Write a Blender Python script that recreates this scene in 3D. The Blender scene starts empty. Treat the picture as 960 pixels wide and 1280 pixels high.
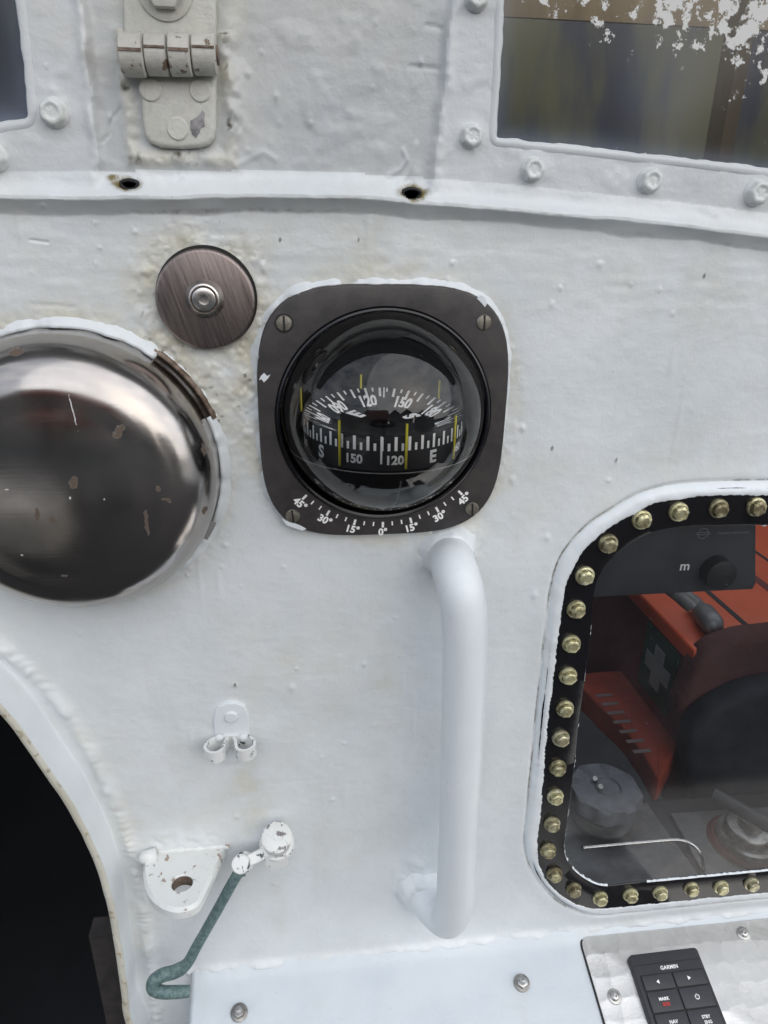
import bpy, bmesh, math, random
import numpy as np
from mathutils import Vector, Matrix, noise as mnoise

random.seed(7); rng = np.random.default_rng(7)
SC = bpy.context.scene
COL = SC.collection
PI = math.pi

# ------------------------------------------------------------------ camera
F = 900.0                                   # focal length in photo pixels (960 x 1280)
def _n(v): v = np.array(v, float); return v / np.linalg.norm(v)
_v = _n((-40, 2160, F))                     # world down, seen from the camera
_h = np.array((7500, -236, F), float); _h = _n(_h - _v * _h.dot(_v))
_y = np.cross(_v, _h); _y = _y if _y[2] > 0 else -_y
RIGHT = Vector((_h[0], _y[0], -_v[0])); DOWN = Vector((_h[1], _y[1], -_v[1])); FWD = Vector((_h[2], _y[2], -_v[2]))
CAMP = Vector((0, 0, 1.45)) - FWD * 0.45
cam = bpy.data.cameras.new('camera'); cam.sensor_fit = 'VERTICAL'; cam.sensor_height = 24
cam.lens = F / 1280 * 24; cam.clip_start = .01; cam.clip_end = 2000
cam_o = bpy.data.objects.new('camera', cam); COL.objects.link(cam_o)
M = Matrix.Identity(4)
for i, c in enumerate((RIGHT, -DOWN, -FWD, CAMP)):
    for j in range(3): M[j][i] = c[j]
cam_o.matrix_world = M
SC.camera = cam_o

# ------------------------------------------------------------------ light
SC.view_settings.view_transform = 'Standard'; SC.view_settings.look = 'None'
SC.view_settings.exposure = 0.70; SC.view_settings.gamma = 1
SC.render.engine = 'CYCLES'
SC.cycles.max_bounces = 10; SC.cycles.transparent_max_bounces = 12; SC.cycles.use_denoising = True
SC.cycles.caustics_reflective = False; SC.cycles.caustics_refractive = False
SUN_EL, SUN_AZ = math.radians(28), math.radians(152)     # azimuth from +Y, clockwise
W = bpy.data.worlds.new('World'); SC.world = W; W.use_nodes = True
nt = W.node_tree; nt.nodes.clear()
def wn(t): return nt.nodes.new(t)
sky = wn('ShaderNodeTexSky'); sky.sky_type = 'NISHITA'; sky.sun_disc = False
sky.sun_elevation = SUN_EL; sky.sun_rotation = SUN_AZ; sky.dust_density = 3; sky.air_density = 1.2
tc = wn('ShaderNodeTexCoord'); mp = wn('ShaderNodeMapping'); mp.inputs['Scale'].default_value = (1.6, 1.6, 4.2)
cl = wn('ShaderNodeTexNoise'); cl.inputs['Scale'].default_value = 2.2; cl.inputs['Detail'].default_value = 8; cl.inputs['Roughness'].default_value = .6
rp = wn('ShaderNodeValToRGB'); rp.color_ramp.elements[0].position = .34; rp.color_ramp.elements[1].position = .62
rp.color_ramp.elements[0].color = (3.6, 4.2, 5.4, 1); rp.color_ramp.elements[1].color = (10.4, 10.6, 11.0, 1)
mx = wn('ShaderNodeMix'); mx.data_type = 'RGBA'; mx.inputs[0].default_value = .82
bg = wn('ShaderNodeBackground'); bg.inputs[1].default_value = .088; wo = wn('ShaderNodeOutputWorld')
L = nt.links.new
L(tc.outputs['Generated'], mp.inputs['Vector']); L(mp.outputs[0], cl.inputs['Vector']); L(cl.outputs[0], rp.inputs[0])
L(sky.outputs[0], mx.inputs['A']); L(rp.outputs[0], mx.inputs['B']); L(mx.outputs['Result'], bg.inputs[0]); L(bg.outputs[0], wo.inputs[0])
sun = bpy.data.lights.new('sun', 'SUN'); sun.energy = 1.05; sun.angle = math.radians(95); sun.color = (1, .985, .96)
sun_o = bpy.data.objects.new('sun', sun); COL.objects.link(sun_o)
d_ = Vector((math.sin(SUN_AZ) * math.cos(SUN_EL), math.cos(SUN_AZ) * math.cos(SUN_EL), math.sin(SUN_EL)))
sun_o.rotation_euler = d_.to_track_quat('Z', 'Y').to_euler(); sun_o.location = (0, -3, 6)

# ------------------------------------------------------------------ measuring: photo pixel -> place in the world
def ray(px, py): return FWD + RIGHT * ((px - 480) / F) + DOWN * ((py - 640) / F)
def P(px, py, d=0.0):                        # on the wall plane, d metres in front of it
    r = ray(px, py); return CAMP + r * ((-d - CAMP.y) / r.y)
def PZ(px, py, z):                           # on a level plane
    r = ray(px, py); return CAMP + r * ((z - CAMP.z) / r.z)
def PPL(px, py, o, n):                       # on any plane
    r = ray(px, py); return CAMP + r * ((o - CAMP).dot(n) / r.dot(n))
def XZ(pts, d=0.0): return [((q := P(a, b, d)).x, q.z) for a, b in pts]
def WF(px, py, d=0.0, rot=0.0):              # frame on the wall: x right, y up, z out of the wall
    o = P(px, py, d); m = Matrix(((1, 0, 0, o.x), (0, 0, -1, o.y), (0, 1, 0, o.z), (0, 0, 0, 1)))
    return m @ Matrix.Rotation(rot, 4, 'Z')
def PXM(px, py): return (P(px + 1, py) - P(px, py)).length

# ------------------------------------------------------------------ materials
MATS = {}
def newmat(name):
    m = bpy.data.materials.new(name); m.use_nodes = True; MATS[name] = m
    n = m.node_tree.nodes; return m, n, m.node_tree.links.new, n['Principled BSDF']
def N(n, t, **kw):
    o = n.new(t)
    for k, v in kw.items():
        if k in o.inputs: o.inputs[k].default_value = v
        else: setattr(o, k, v)
    return o
def mixc(n, l, fac, a, b):
    m = n.new('ShaderNodeMix'); m.data_type = 'RGBA'
    for i, v in (('A', a), ('B', b)):
        if isinstance(v, tuple): m.inputs[i].default_value = (*v, 1)
        else: l(v, m.inputs[i])
    if isinstance(fac, float): m.inputs[0].default_value = fac
    else: l(fac, m.inputs[0])
    return m.outputs['Result']
def mth(n, l, op, a, b=0.0, c=None):
    m = n.new('ShaderNodeMath'); m.operation = op
    for i, v in enumerate((a, b, c)):
        if v is None: continue
        if isinstance(v, (int, float)): m.inputs[i].default_value = v
        else: l(v, m.inputs[i])
    return m.outputs[0]
def ramp(n, l, src, p0, p1):
    m = n.new('ShaderNodeMapRange'); m.interpolation_type = 'SMOOTHSTEP'
    m.inputs['From Min'].default_value = p0; m.inputs['From Max'].default_value = p1
    l(src, m.inputs['Value']); return m.outputs[0]
def pos(n): return n.new('ShaderNodeNewGeometry').outputs['Position']
def nz(n, l, scale, detail=4, rough=.55, vec=None, stretch=None, off=None):
    v = vec or pos(n)
    if stretch or off:
        mm = N(n, 'ShaderNodeMapping', Scale=stretch or (1, 1, 1)); 
        if off: mm.inputs['Location'].default_value = off
        l(v, mm.inputs[0]); v = mm.outputs[0]
    t = N(n, 'ShaderNodeTexNoise', Scale=scale, Detail=detail, Roughness=rough); l(v, t.inputs['Vector']); return t.outputs[0]
def bump(n, l, hgt, dist, prev=None, strength=1.0):
    b = N(n, 'ShaderNodeBump', Distance=dist, Strength=strength); l(hgt, b.inputs['Height'])
    if prev: l(prev, b.inputs['Normal'])
    return b.outputs[0]
def attr(n, name): a = n.new('ShaderNodeAttribute'); a.attribute_name = name; return a.outputs['Fac']

def paint(name, c1=(.755, .79, .812), c2=(.69, .728, .75), chips=0.0, chipcol=(.13, .12, .12), rough=.34, aged0=0.0, fine=1.0, grime=0.0):
    m, n, l, b = newmat(name)
    col = mixc(n, l, ramp(n, l, nz(n, l, 14, 5), .35, .65), c1, c2)
    ag = mth(n, l, 'MULTIPLY', mth(n, l, 'ADD', attr(n, 'aged'), aged0), ramp(n, l, nz(n, l, 45, 5), .2, .75))
    col = mixc(n, l, ag, col, (.60, .575, .47))
    st = nz(n, l, 30, 5, .6, stretch=(1, 1, .12))           # faint run-off streaks
    col = mixc(n, l, mth(n, l, 'MULTIPLY', ramp(n, l, st, .55, .8), .22), col, (.56, .54, .46))
    sp = ramp(n, l, nz(n, l, 420, 2), .735, .80)
    col = mixc(n, l, mth(n, l, 'MULTIPLY', sp, .55), col, (.28, .26, .22))
    dn = mth(n, l, 'ADD', mth(n, l, 'MULTIPLY', nz(n, l, 190, 5, .7), 1.3), -.05)
    dirt_shade = mth(n, l, 'MULTIPLY', mth(n, l, 'ADD', attr(n, 'dirt_shade'), grime), dn)
    dirt_shade = ramp(n, l, dirt_shade, .12, .75)
    col = mixc(n, l, dirt_shade, col, (.095, .085, .06))
    rst = ramp(n, l, mth(n, l, 'MULTIPLY', attr(n, 'rust'), dn), .15, .6)
    col = mixc(n, l, rst, col, (.17, .13, .03))
    rgh = mth(n, l, 'ADD', mth(n, l, 'MULTIPLY', nz(n, l, 35, 4), .25), rough - .14)
    hb = bump(n, l, nz(n, l, 120, 5, .6), .0008 * fine, None, .3)
    hb = bump(n, l, nz(n, l, 480, 5, .7), .00045 * fine, hb, .36)
    if chips > 0:
        ch = ramp(n, l, nz(n, l, 150, 6, .65), .70 - chips, .725 - chips)
        col = mixc(n, l, ch, col, mixc(n, l, nz(n, l, 300, 3), chipcol, tuple(x * 2.2 for x in chipcol)))
        hb = bump(n, l, mth(n, l, 'SUBTRACT', 1.0, ch), .0004, hb, .8)
    l(col, b.inputs['Base Color']); l(rgh, b.inputs['Roughness']); l(hb, b.inputs['Normal'])
    return m
def simple(name, c, rough=.5, metal=0.0, var=.25, scale=60, bs=200, bd=.0002, c2=None, stretch=None, coat=0.0, rv=.15, spec=.5):
    m, n, l, b = newmat(name)
    c2 = c2 or tuple(min(1, x * (1 + var)) for x in c); c1 = tuple(x * (1 - var) for x in c) if c2 is None else c
    col = mixc(n, l, ramp(n, l, nz(n, l, scale, 5, .6, stretch=stretch), .3, .7), c1, c2)
    l(col, b.inputs['Base Color']); b.inputs['Metallic'].default_value = metal
    rg = mth(n, l, 'ADD', mth(n, l, 'MULTIPLY', nz(n, l, scale * 1.7, 4, stretch=stretch), rv * 2), rough - rv); l(rg, b.inputs['Roughness'])
    b.inputs['Coat Weight'].default_value = coat; b.inputs['Specular IOR Level'].default_value = spec
    if bd: l(bump(n, l, nz(n, l, bs, 4, stretch=stretch), bd), b.inputs['Normal'])
    return m
paint('white_paint'); paint('frame_shaded_paint', (.67, .695, .71), (.61, .635, .655))  # window frame coat greyed so its colour carries the shade up there
paint('upper_shaded_paint', (.555, .575, .585), (.50, .525, .54), aged0=.06)  # greyer coat; part of its tone stands in for shade on the upper wall
paint('old_paint', (.66, .66, .62), (.58, .58, .53), aged0=.25, rough=.42, fine=1.5, grime=.34)
paint('console_dimmed_paint', (.655, .70, .735), (.60, .65, .69), grime=.06)  # same white darkened in the colour to offset strong overhead light
paint('chipped_paint', (.76, .78, .78), (.69, .70, .68), chips=.125, aged0=.25)
paint('lug_paint', (.77, .79, .79), (.70, .715, .70), chips=.095, chipcol=(.22, .17, .14), aged0=.2)
paint('bronze_chipped', (.80, .81, .80), (.72, .73, .72), chips=.115, chipcol=(.035, .055, .06))
paint('lip_paint', (.66, .65, .58), (.50, .48, .40), chips=.10, chipcol=(.25, .22, .16), aged0=.5, fine=2.2, rough=.55)
paint('bright_paint', (.775, .815, .845), (.74, .785, .815), fine=.5, rough=.34)
simple('dark_board', (.035, .033, .034), .45, 0, scale=90, bs=500, bd=.00008, c2=(.058, .051, .050))
simple('black_gloss', (.006, .006, .008), .18, 0, scale=80, bd=.00003, rv=.08)
simple('black_matte', (.008, .008, .009), .6, 0, scale=80)
simple('black_rubber', (.012, .012, .012), .55)
simple('dial_black', (.006, .006, .007), .4, bd=0)
simple('print_white', (.93, .93, .91), .6, var=.06, bd=0)
simple('print_yellow', (.80, .70, .05), .5, var=.06, bd=0)
simple('print_red', (.5, .03, .03), .5, bd=0)
simple('print_grey', (.22, .23, .24), .5, bd=0)
def zinc(name, ca, cb):
    m, n, l, b = newmat(name); oi = n.new('ShaderNodeObjectInfo'); rd = oi.outputs['Random']
    c = mixc(n, l, ramp(n, l, nz(n, l, 220, 5, .6), .3, .7), ca, cb)
    tn = ramp(n, l, mth(n, l, 'ADD', nz(n, l, 160, 5, .65), mth(n, l, 'MULTIPLY', rd, .28)), .58, .80)
    c = mixc(n, l, tn, c, (.20, .17, .10))
    pt = ramp(n, l, mth(n, l, 'ADD', nz(n, l, 210, 5, .65, off=(.37, .1, .9)), mth(n, l, 'MULTIPLY', rd, -.10)), .625, .645)
    c = mixc(n, l, pt, c, (.62, .64, .60)); l(c, b.inputs['Base Color'])
    l(mth(n, l, 'MULTIPLY', mth(n, l, 'SUBTRACT', 1.0, pt), .68), b.inputs['Metallic'])
    l(mth(n, l, 'ADD', mth(n, l, 'MULTIPLY', nz(n, l, 300, 4), .3), mth(n, l, 'MULTIPLY_ADD', rd, .18, .16)), b.inputs['Roughness'])
    l(bump(n, l, nz(n, l, 600, 4), .0003), b.inputs['Normal'])
zinc('zinc_yellow', (.46, .42, .23), (.68, .66, .44)); zinc('zinc_dirty', (.34, .31, .20), (.58, .55, .38))
simple('brass_dull', (.22, .20, .16), .4, .8, scale=200, c2=(.36, .34, .29))
simple('steel', (.48, .47, .45), .28, 1, scale=150, c2=(.62, .61, .59), rv=.1, bd=.00005)
simple('steel_dark', (.20, .19, .18), .35, .9, scale=120, c2=(.36, .35, .33))
paint('hinge_steel', (.62, .61, .57), (.50, .49, .46), chips=.085, chipcol=(.12, .085, .06), aged0=.3, rough=.42, fine=1.6, grime=.36)
simple('hinge_rust', (.10, .065, .045), .6, .2, scale=200, c2=(.26, .20, .16), bs=260, bd=.0005)
simple('bare_metal', (.16, .155, .16), .5, .5, scale=260, c2=(.36, .35, .36))
simple('verdigris', (.085, .145, .15), .6, .2, scale=330, c2=(.19, .27, .26), bs=420, bd=.0005)
simple('pad_plastic', (.030, .031, .036), .42, scale=200, bs=1500, bd=.00006, c2=(.036, .037, .043))
simple('pad_button', (.034, .035, .040), .5, scale=200, bs=1500, bd=.00005, c2=(.040, .041, .047))
simple('raft_red', (.26, .075, .05), .6, scale=4)
simple('orange_shell', (.78, .12, .03), .38, scale=10, c2=(.66, .09, .025))
simple('orange_cloth', (.32, .042, .015), .8, scale=30, bs=900, bd=.0005, c2=(.22, .03, .012))
simple('red_panel', (.14, .02, .016), .5, scale=10)
simple('maroon_cloth', (.085, .028, .025), .8, scale=14, bs=28, bd=.007)
simple('stripe_grey', (.16, .12, .12), .8, bd=0)
simple('grey_white', (.30, .32, .32), .6, bd=0)  # white of the sign crosses, toned down to grey
simple('green_sign', (.008, .055, .04), .5, bd=0)
simple('grey_plastic', (.13, .138, .155), .5, scale=120, bs=500, bd=.0002, c2=(.18, .19, .21))
simple('grey_metal', (.17, .17, .17), .45, .3, scale=60, c2=(.25, .25, .25))
simple('dark_grey', (.045, .047, .052), .5, scale=40)
simple('seat_navy', (.012, .013, .019), .75, scale=20, bs=22, bd=.006)
simple('seat_grey', (.10, .11, .12), .7, scale=40)
simple('cabin_dark', (.018, .019, .024), .6, scale=6, bd=0)
def cabin_far():
    m, n, l, b = newmat('cabin_reflections')
    c = mixc(n, l, ramp(n, l, nz(n, l, 5, 3, stretch=(1.6, 1, .5)), .35, .65), (.012, .015, .026), (.085, .080, .028))  # olive bands coloured into the back wall in place of foliage reflections
    l(c, b.inputs['Base Color'])
cabin_far()
simple('ochre_wood', (.24, .165, .07), .5, scale=30, c2=(.33, .24, .11), stretch=(1, 1, .15))
simple('olive_wood', (.045, .042, .018), .55, scale=30, c2=(.07, .062, .025))
simple('deck_paint', (.018, .018, .020), .7, scale=5, bs=200, bd=.001)
simple('quay_stone', (.15, .148, .14), .8, scale=1.5, bs=6, bd=.02)
simple('roof_slate', (.06, .062, .068), .7, scale=2)
simple('house_render', (.22, .21, .20), .8, scale=.6)
simple('locker_cream', (.42, .40, .36), .5, scale=5)
simple('window_dark', (.02, .024, .03), .1, bd=0)
simple('gasket_black', (.01, .01, .01), .5)

def sea_mat():
    m, n, l, b = newmat('sea'); b.inputs['Base Color'].default_value = (.03, .045, .05, 1); b.inputs['Roughness'].default_value = .12
    l(bump(n, l, nz(n, l, .8, 6), .15), b.inputs['Normal'])
sea_mat()
def spots(n, l, lst, d, wob=.0016):
    """rust marks at measured places, with ragged edges"""
    p = pos(n); nn = n.new('ShaderNodeTexNoise'); nn.inputs['Scale'].default_value = 260; nn.inputs['Detail'].default_value = 5; l(p, nn.inputs['Vector'])
    dv = n.new('ShaderNodeVectorMath'); dv.operation = 'MULTIPLY_ADD'; l(nn.outputs['Color'], dv.inputs[0]); dv.inputs[1].default_value = (wob * 2,) * 3; l(p, dv.inputs[2])
    sn_ = nz(n, l, 420, 5, .7)
    cur = None
    for px, py, rx, ry, tilt, k in lst:
        c = P(px, py, d) + Vector((wob, wob, wob)); m = PXM(px, py)
        s = n.new('ShaderNodeVectorMath'); s.operation = 'SUBTRACT'; l(dv.outputs[0], s.inputs[0]); s.inputs[1].default_value = c
        ro = n.new('ShaderNodeVectorRotate'); ro.rotation_type = 'Y_AXIS'; ro.inputs['Angle'].default_value = math.radians(tilt); l(s.outputs[0], ro.inputs['Vector'])
        sc = n.new('ShaderNodeVectorMath'); sc.operation = 'MULTIPLY'; l(ro.outputs[0], sc.inputs[0]); sc.inputs[1].default_value = (1 / (rx * m), .0, 1 / (ry * m))
        ln = n.new('ShaderNodeVectorMath'); ln.operation = 'LENGTH'; l(sc.outputs[0], ln.inputs[0])
        v = mth(n, l, 'MULTIPLY', ramp(n, l, mth(n, l, 'ADD', ln.outputs['Value'], mth(n, l, 'MULTIPLY', mth(n, l, 'SUBTRACT', sn_, .5), 1.6)), k + .08, k - .08), 1.0); cur = v if cur is None else mth(n, l, 'MAXIMUM', cur, v)
    return cur
def metal_dome():
    m, n, l, b = newmat('polished_steel'); b.inputs['Metallic'].default_value = 1
    st = spots(n, l, [(148, 540, 6, 12, -35, .75), (94, 601, 6, 7, -20, .85), (49, 640, 3, 9, -10, .9), (69, 648, 5, 5, 0, .9), (183, 652, 3.4, 24, 0, .6), (197, 612, 4, 4, 0, .8), (208, 626, 6, 3, -30, .8), (8, 446, 10, 5, 0, .8), (252, 650, 4, 7, 0, .7), (250, 575, 4, 12, 10, .5), (80, 720, 9, 4, 15, .35)], .043)
    wht = spots(n, l, [(90, 512, 1.3, 34, 8, .55), (28, 693, 3, 2, 0, .5), (90, 620, 2, 4, 0, .5), (132, 622, 3, 3, 0, .3), (10, 610, 8, 2, 10, .3)], .043, .0006)
    smudge = ramp(n, l, nz(n, l, 38, 6, .6), .3, .8); sm2 = ramp(n, l, nz(n, l, 230, 6, .8), .62, .80)
    col = mixc(n, l, nz(n, l, 30, 4), (.36, .335, .315), (.44, .415, .40))
    col = mixc(n, l, mth(n, l, 'MULTIPLY', smudge, .3), col, (.25, .24, .23))
    col = mixc(n, l, wht, col, (.6, .59, .58)); col = mixc(n, l, mth(n, l, 'MULTIPLY', sm2, .10), col, (.5, .5, .5))
    col = mixc(n, l, mth(n, l, 'MULTIPLY', st, .8), col, (.060, .032, .012))
    
    l(col, b.inputs['Base Color'])
    nm = mth(n, l, 'MAXIMUM', mth(n, l, 'MAXIMUM', st, wht), mth(n, l, 'MULTIPLY', sm2, .10)); l(mth(n, l, 'SUBTRACT', 1.0, nm), b.inputs['Metallic']); l(mth(n, l, 'MULTIPLY_ADD', st, -.45, .5), b.inputs['Specular IOR Level'])
    r = mth(n, l, 'ADD', mth(n, l, 'MULTIPLY', smudge, .10), .15); r = mth(n, l, 'ADD', r, mth(n, l, 'MULTIPLY', nm, .4)); l(r, b.inputs['Roughness'])
    h = bump(n, l, nz(n, l, 13, 2), .0016); h = bump(n, l, nz(n, l, 600, 3, stretch=(.06, 1, 1)), .00002, h); l(h, b.inputs['Normal'])
metal_dome()
def brushed_disc():
    m, n, l, b = newmat('brushed_bronze'); b.inputs['Metallic'].default_value = 1
    s = nz(n, l, 900, 5, .7, vec=None, stretch=(1, 1, .07))
    mm = n.new('ShaderNodeVectorRotate'); mm.rotation_type = 'Y_AXIS'; mm.inputs['Angle'].default_value = .30; l(pos(n), mm.inputs['Vector'])
    s = nz(n, l, 700, 5, .7, vec=mm.outputs[0], stretch=(1, 1, .05))
    l(mixc(n, l, ramp(n, l, s, .3, .7), (.20, .165, .155), (.32, .275, .26)), b.inputs['Base Color'])
    l(mth(n, l, 'ADD', mth(n, l, 'MULTIPLY', s, .25), .26), b.inputs['Roughness']); l(bump(n, l, s, .00012), b.inputs['Normal'])
brushed_disc()
def engine_turned():
    m, n, l, b = newmat('engine_turned_aluminium'); b.inputs['Metallic'].default_value = 1
    mm = N(n, 'ShaderNodeMapping', Scale=(1, 1, 1)); mm.inputs['Rotation'].default_value = (0, 0, .0); l(pos(n), mm.inputs[0])
    v = N(n, 'ShaderNodeTexVoronoi', Scale=66.0, Randomness=.35); v.feature = 'SMOOTH_F1'; v.inputs['Smoothness'].default_value = .18; l(mm.outputs[0], v.inputs['Vector'])
    d = v.outputs['Distance']
    big = nz(n, l, 60, 4)
    l(mixc(n, l, big, (.74, .73, .71), (.90, .89, .87)), b.inputs['Base Color'])
    l(mth(n, l, 'ADD', mth(n, l, 'MULTIPLY', nz(n, l, 300, 5), .3), .28), b.inputs['Roughness'])
    h = bump(n, l, mth(n, l, 'MULTIPLY', d, d), .0009); h = bump(n, l, nz(n, l, 500, 4), .00012, h); l(h, b.inputs['Normal'])
engine_turned()
def glass(name, tint=(.93, .95, .97), rough=.015, dust=.03, flakes=None, ior=1.5, hazecol=(.35, .37, .42)):
    m, n, l, b = newmat(name); n.remove(b); out = n['Material Output']
    tr = N(n, 'ShaderNodeBsdfTransparent', Color=(*tint, 1)); gl = N(n, 'ShaderNodeBsdfGlossy', Color=(1, 1, 1, 1), Roughness=rough)
    fr = N(n, 'ShaderNodeFresnel', IOR=ior)
    mx = n.new('ShaderNodeMixShader'); l(fr.outputs[0], mx.inputs[0]); l(tr.outputs[0], mx.inputs[1]); l(gl.outputs[0], mx.inputs[2]); cur = mx.outputs[0]
    if dust:
        df = N(n, 'ShaderNodeBsdfDiffuse', Color=(*hazecol, 1))
        f = mth(n, l, 'ADD', mth(n, l, 'MULTIPLY', ramp(n, l, nz(n, l, 18, 6, .65), .3, .8), dust), dust * .35)
        spk = mth(n, l, 'MULTIPLY', ramp(n, l, nz(n, l, 330, 2), .76, .80), .7)
        f = mth(n, l, 'ADD', f, mth(n, l, 'ADD', spk, mth(n, l, 'MULTIPLY', attr(n, 'dirt_shade'), .5)))
        m2 = n.new('ShaderNodeMixShader'); l(f, m2.inputs[0]); l(cur, m2.inputs[1]); l(df.outputs[0], m2.inputs[2]); cur = m2.outputs[0]
    if flakes:
        df = N(n, 'ShaderNodeBsdfDiffuse', Color=(.75, .75, .73, 1))
        f = mth(n, l, 'ADD', nz(n, l, 130, 7, .72), mth(n, l, 'MULTIPLY', attr(n, 'flake'), .28)); f = ramp(n, l, f, .745, .765)
        m3 = n.new('ShaderNodeMixShader'); l(f, m3.inputs[0]); l(cur, m3.inputs[1]); l(df.outputs[0], m3.inputs[2]); cur = m3.outputs[0]
    l(cur, out.inputs[0])
glass('dome_glass', (.96, .97, .98), .0, dust=.003, ior=1.52); glass('window_glass', (.92, .94, .95), .09, dust=.032, ior=1.4); glass('upper_glass', (.80, .82, .86), .13, dust=.035, flakes=True, ior=1.4, hazecol=(.30, .35, .44))

# ------------------------------------------------------------------ builders
def link(name, me, mat=None, parent=None, loc=None):
    o = bpy.data.objects.new(name, me)
    if mat: me.materials.append(MATS[mat])
    COL.objects.link(o)
    if parent: o.parent = parent
    return o
def origin_of(o):
    v = Vector(o.location)
    while o.parent: o = o.parent; v += Vector(o.location)
    return v
def mobj(name, verts, faces, mat, parent=None, smooth=True, kind=None, label=None):
    """one mesh object out of world-space points; its origin sits at its own centre"""
    if hasattr(verts, 'tolist'): verts = verts.tolist()
    vs = [Vector(v) for v in verts]
    lo = Vector([min(v[i] for v in vs) for i in range(3)]); hi = Vector([max(v[i] for v in vs) for i in range(3)]); c = (lo + hi) / 2
    me = bpy.data.meshes.new(name); me.from_pydata([v - c for v in vs], [], faces); me.update()
    o = link(name, me, mat, parent); o.location = c - (origin_of(parent) if parent else Vector())
    if smooth:
        me.polygons.foreach_set('use_smooth', [True] * len(me.polygons))
        if smooth != 'full': me.set_sharp_from_angle(angle=math.radians(38))
    if kind: o['kind'] = kind
    if label: o['label'] = label
    return o
def bobj(name, bm, mat, parent=None, smooth=True, mtx=None, **kw):
    bmesh.ops.recalc_face_normals(bm, faces=bm.faces[:])
    if mtx: bm.transform(mtx)
    bm.verts.index_update(); vs = [v.co.copy() for v in bm.verts]; fs = [[v.index for v in f.verts] for f in bm.faces]; bm.free()
    return mobj(name, vs, fs, mat, parent, smooth, **kw)
def thing(name, label, cat, loc, group=None):
    o = bpy.data.objects.new(name, None); COL.objects.link(o); o.location = loc; o.empty_display_size = .02
    o['label'] = label; o['category'] = cat
    if group: o['group'] = group
    return o
def part_empty(name, loc, parent, label=None):
    o = bpy.data.objects.new(name, None); COL.objects.link(o); o.parent = parent; o.location = Vector(loc) - origin_of(parent); o.empty_display_size = .02
    if label: o['label'] = label
    return o
def lathe(prof, seg=64, close=False):
    bm = bmesh.new(); rings = []
    for r, z in prof:
        if r < 1e-7: rings.append([bm.verts.new((0, 0, z))])
        else: rings.append([bm.verts.new((r * math.cos(2 * PI * i / seg), r * math.sin(2 * PI * i / seg), z)) for i in range(seg)])
    for a, b in zip(rings, rings[1:]):
        for i in range(seg):
            j = (i + 1) % seg
            if len(a) == 1 and len(b) == 1: continue
            if len(a) == 1: bm.faces.new((a[0], b[i], b[j]))
            elif len(b) == 1: bm.faces.new((a[i], a[j], b[0]))
            else: bm.faces.new((a[i], a[j], b[j], b[i]))
    return bm
def prism(outline, z0, z1, bev=0.0, holes=(), seg=2):
    """flat plate from a 2D outline, extruded in local z with softened front edge"""
    bm = bmesh.new(); n = len(outline)
    lay = [(0, z0), (0, z1 - bev)] if bev else [(0, z0), (0, z1)]
    if bev:
        for k in range(1, seg + 1):
            a = PI / 2 * k / seg; lay.append((bev * (1 - math.cos(a)), z1 - bev + bev * math.sin(a)))
    pts = [Vector((p[0], p[1])) for p in outline]
    area = sum(pts[i].x * pts[(i + 1) % n].y - pts[(i + 1) % n].x * pts[i].y for i in range(n))
    if area < 0: pts.reverse()
    nrm = []
    for i in range(n):
        t1 = (pts[i] - pts[i - 1]).normalized(); t2 = (pts[(i + 1) % n] - pts[i]).normalized(); t = (t1 + t2)
        t = t.normalized() if t.length > 1e-6 else t1
        k = max(.4, t.dot(t1)); nrm.append(Vector((t.y, -t.x)) / k)
    rings = [[bm.verts.new((p.x - q.x * off, p.y - q.y * off, z)) for p, q in zip(pts, nrm)] for off, z in lay]
    for a, b in zip(rings, rings[1:]):
        for i in range(n): j = (i + 1) % n; bm.faces.new((a[i], a[j], b[j], b[i]))
    bm.faces.new(rings[-1]); bm.faces.new(list(reversed(rings[0])))
    return bm
def tube(path, rad, seg=20, cap=True, flat=None):
    """round bar along a path; rad: number or list"""
    path = [Vector(p) for p in path]; n = len(path); rad = rad if isinstance(rad, (list, tuple)) else [rad] * n
    bm = bmesh.new(); rings = []; up = None
    for i, p in enumerate(path):
        t = (path[min(i + 1, n - 1)] - path[max(i - 1, 0)]).normalized()
        if up is None: up = t.orthogonal().normalized()
        up = (up - t * up.dot(t)).normalized(); sd = t.cross(up)
        rings.append([bm.verts.new(p + (up * math.cos(2 * PI * k / seg) + sd * math.sin(2 * PI * k / seg)) * rad[i]) for k in range(seg)])
    for a, b in zip(rings, rings[1:]):
        for k in range(seg): j = (k + 1) % seg; bm.faces.new((a[k], a[j], b[j], b[k]))
    if cap: bm.faces.new(list(reversed(rings[0]))); bm.faces.new(rings[-1])
    return bm
def smooth_path(pts, sub=8, closed=False):
    pts = [Vector(p) for p in pts]; out = []; n = len(pts)
    for i in range(n if closed else n - 1):
        if closed: a, b, c, d = pts[i - 1], pts[i], pts[(i + 1) % n], pts[(i + 2) % n]
        else: a, b, c, d = pts[max(i - 1, 0)], pts[i], pts[i + 1], pts[min(i + 2, n - 1)]
        for k in range(sub):
            t = k / sub
            out.append(.5 * ((2 * b) + (c - a) * t + (2 * a - 5 * b + 4 * c - d) * t * t + (3 * b - a - 3 * c + d) * t ** 3))
    if not closed: out.append(pts[-1])
    return out
def hexring(r, n=6, a0=0): return [(r * math.cos(a0 + 2 * PI * i / n), r * math.sin(a0 + 2 * PI * i / n)) for i in range(n)]
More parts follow.
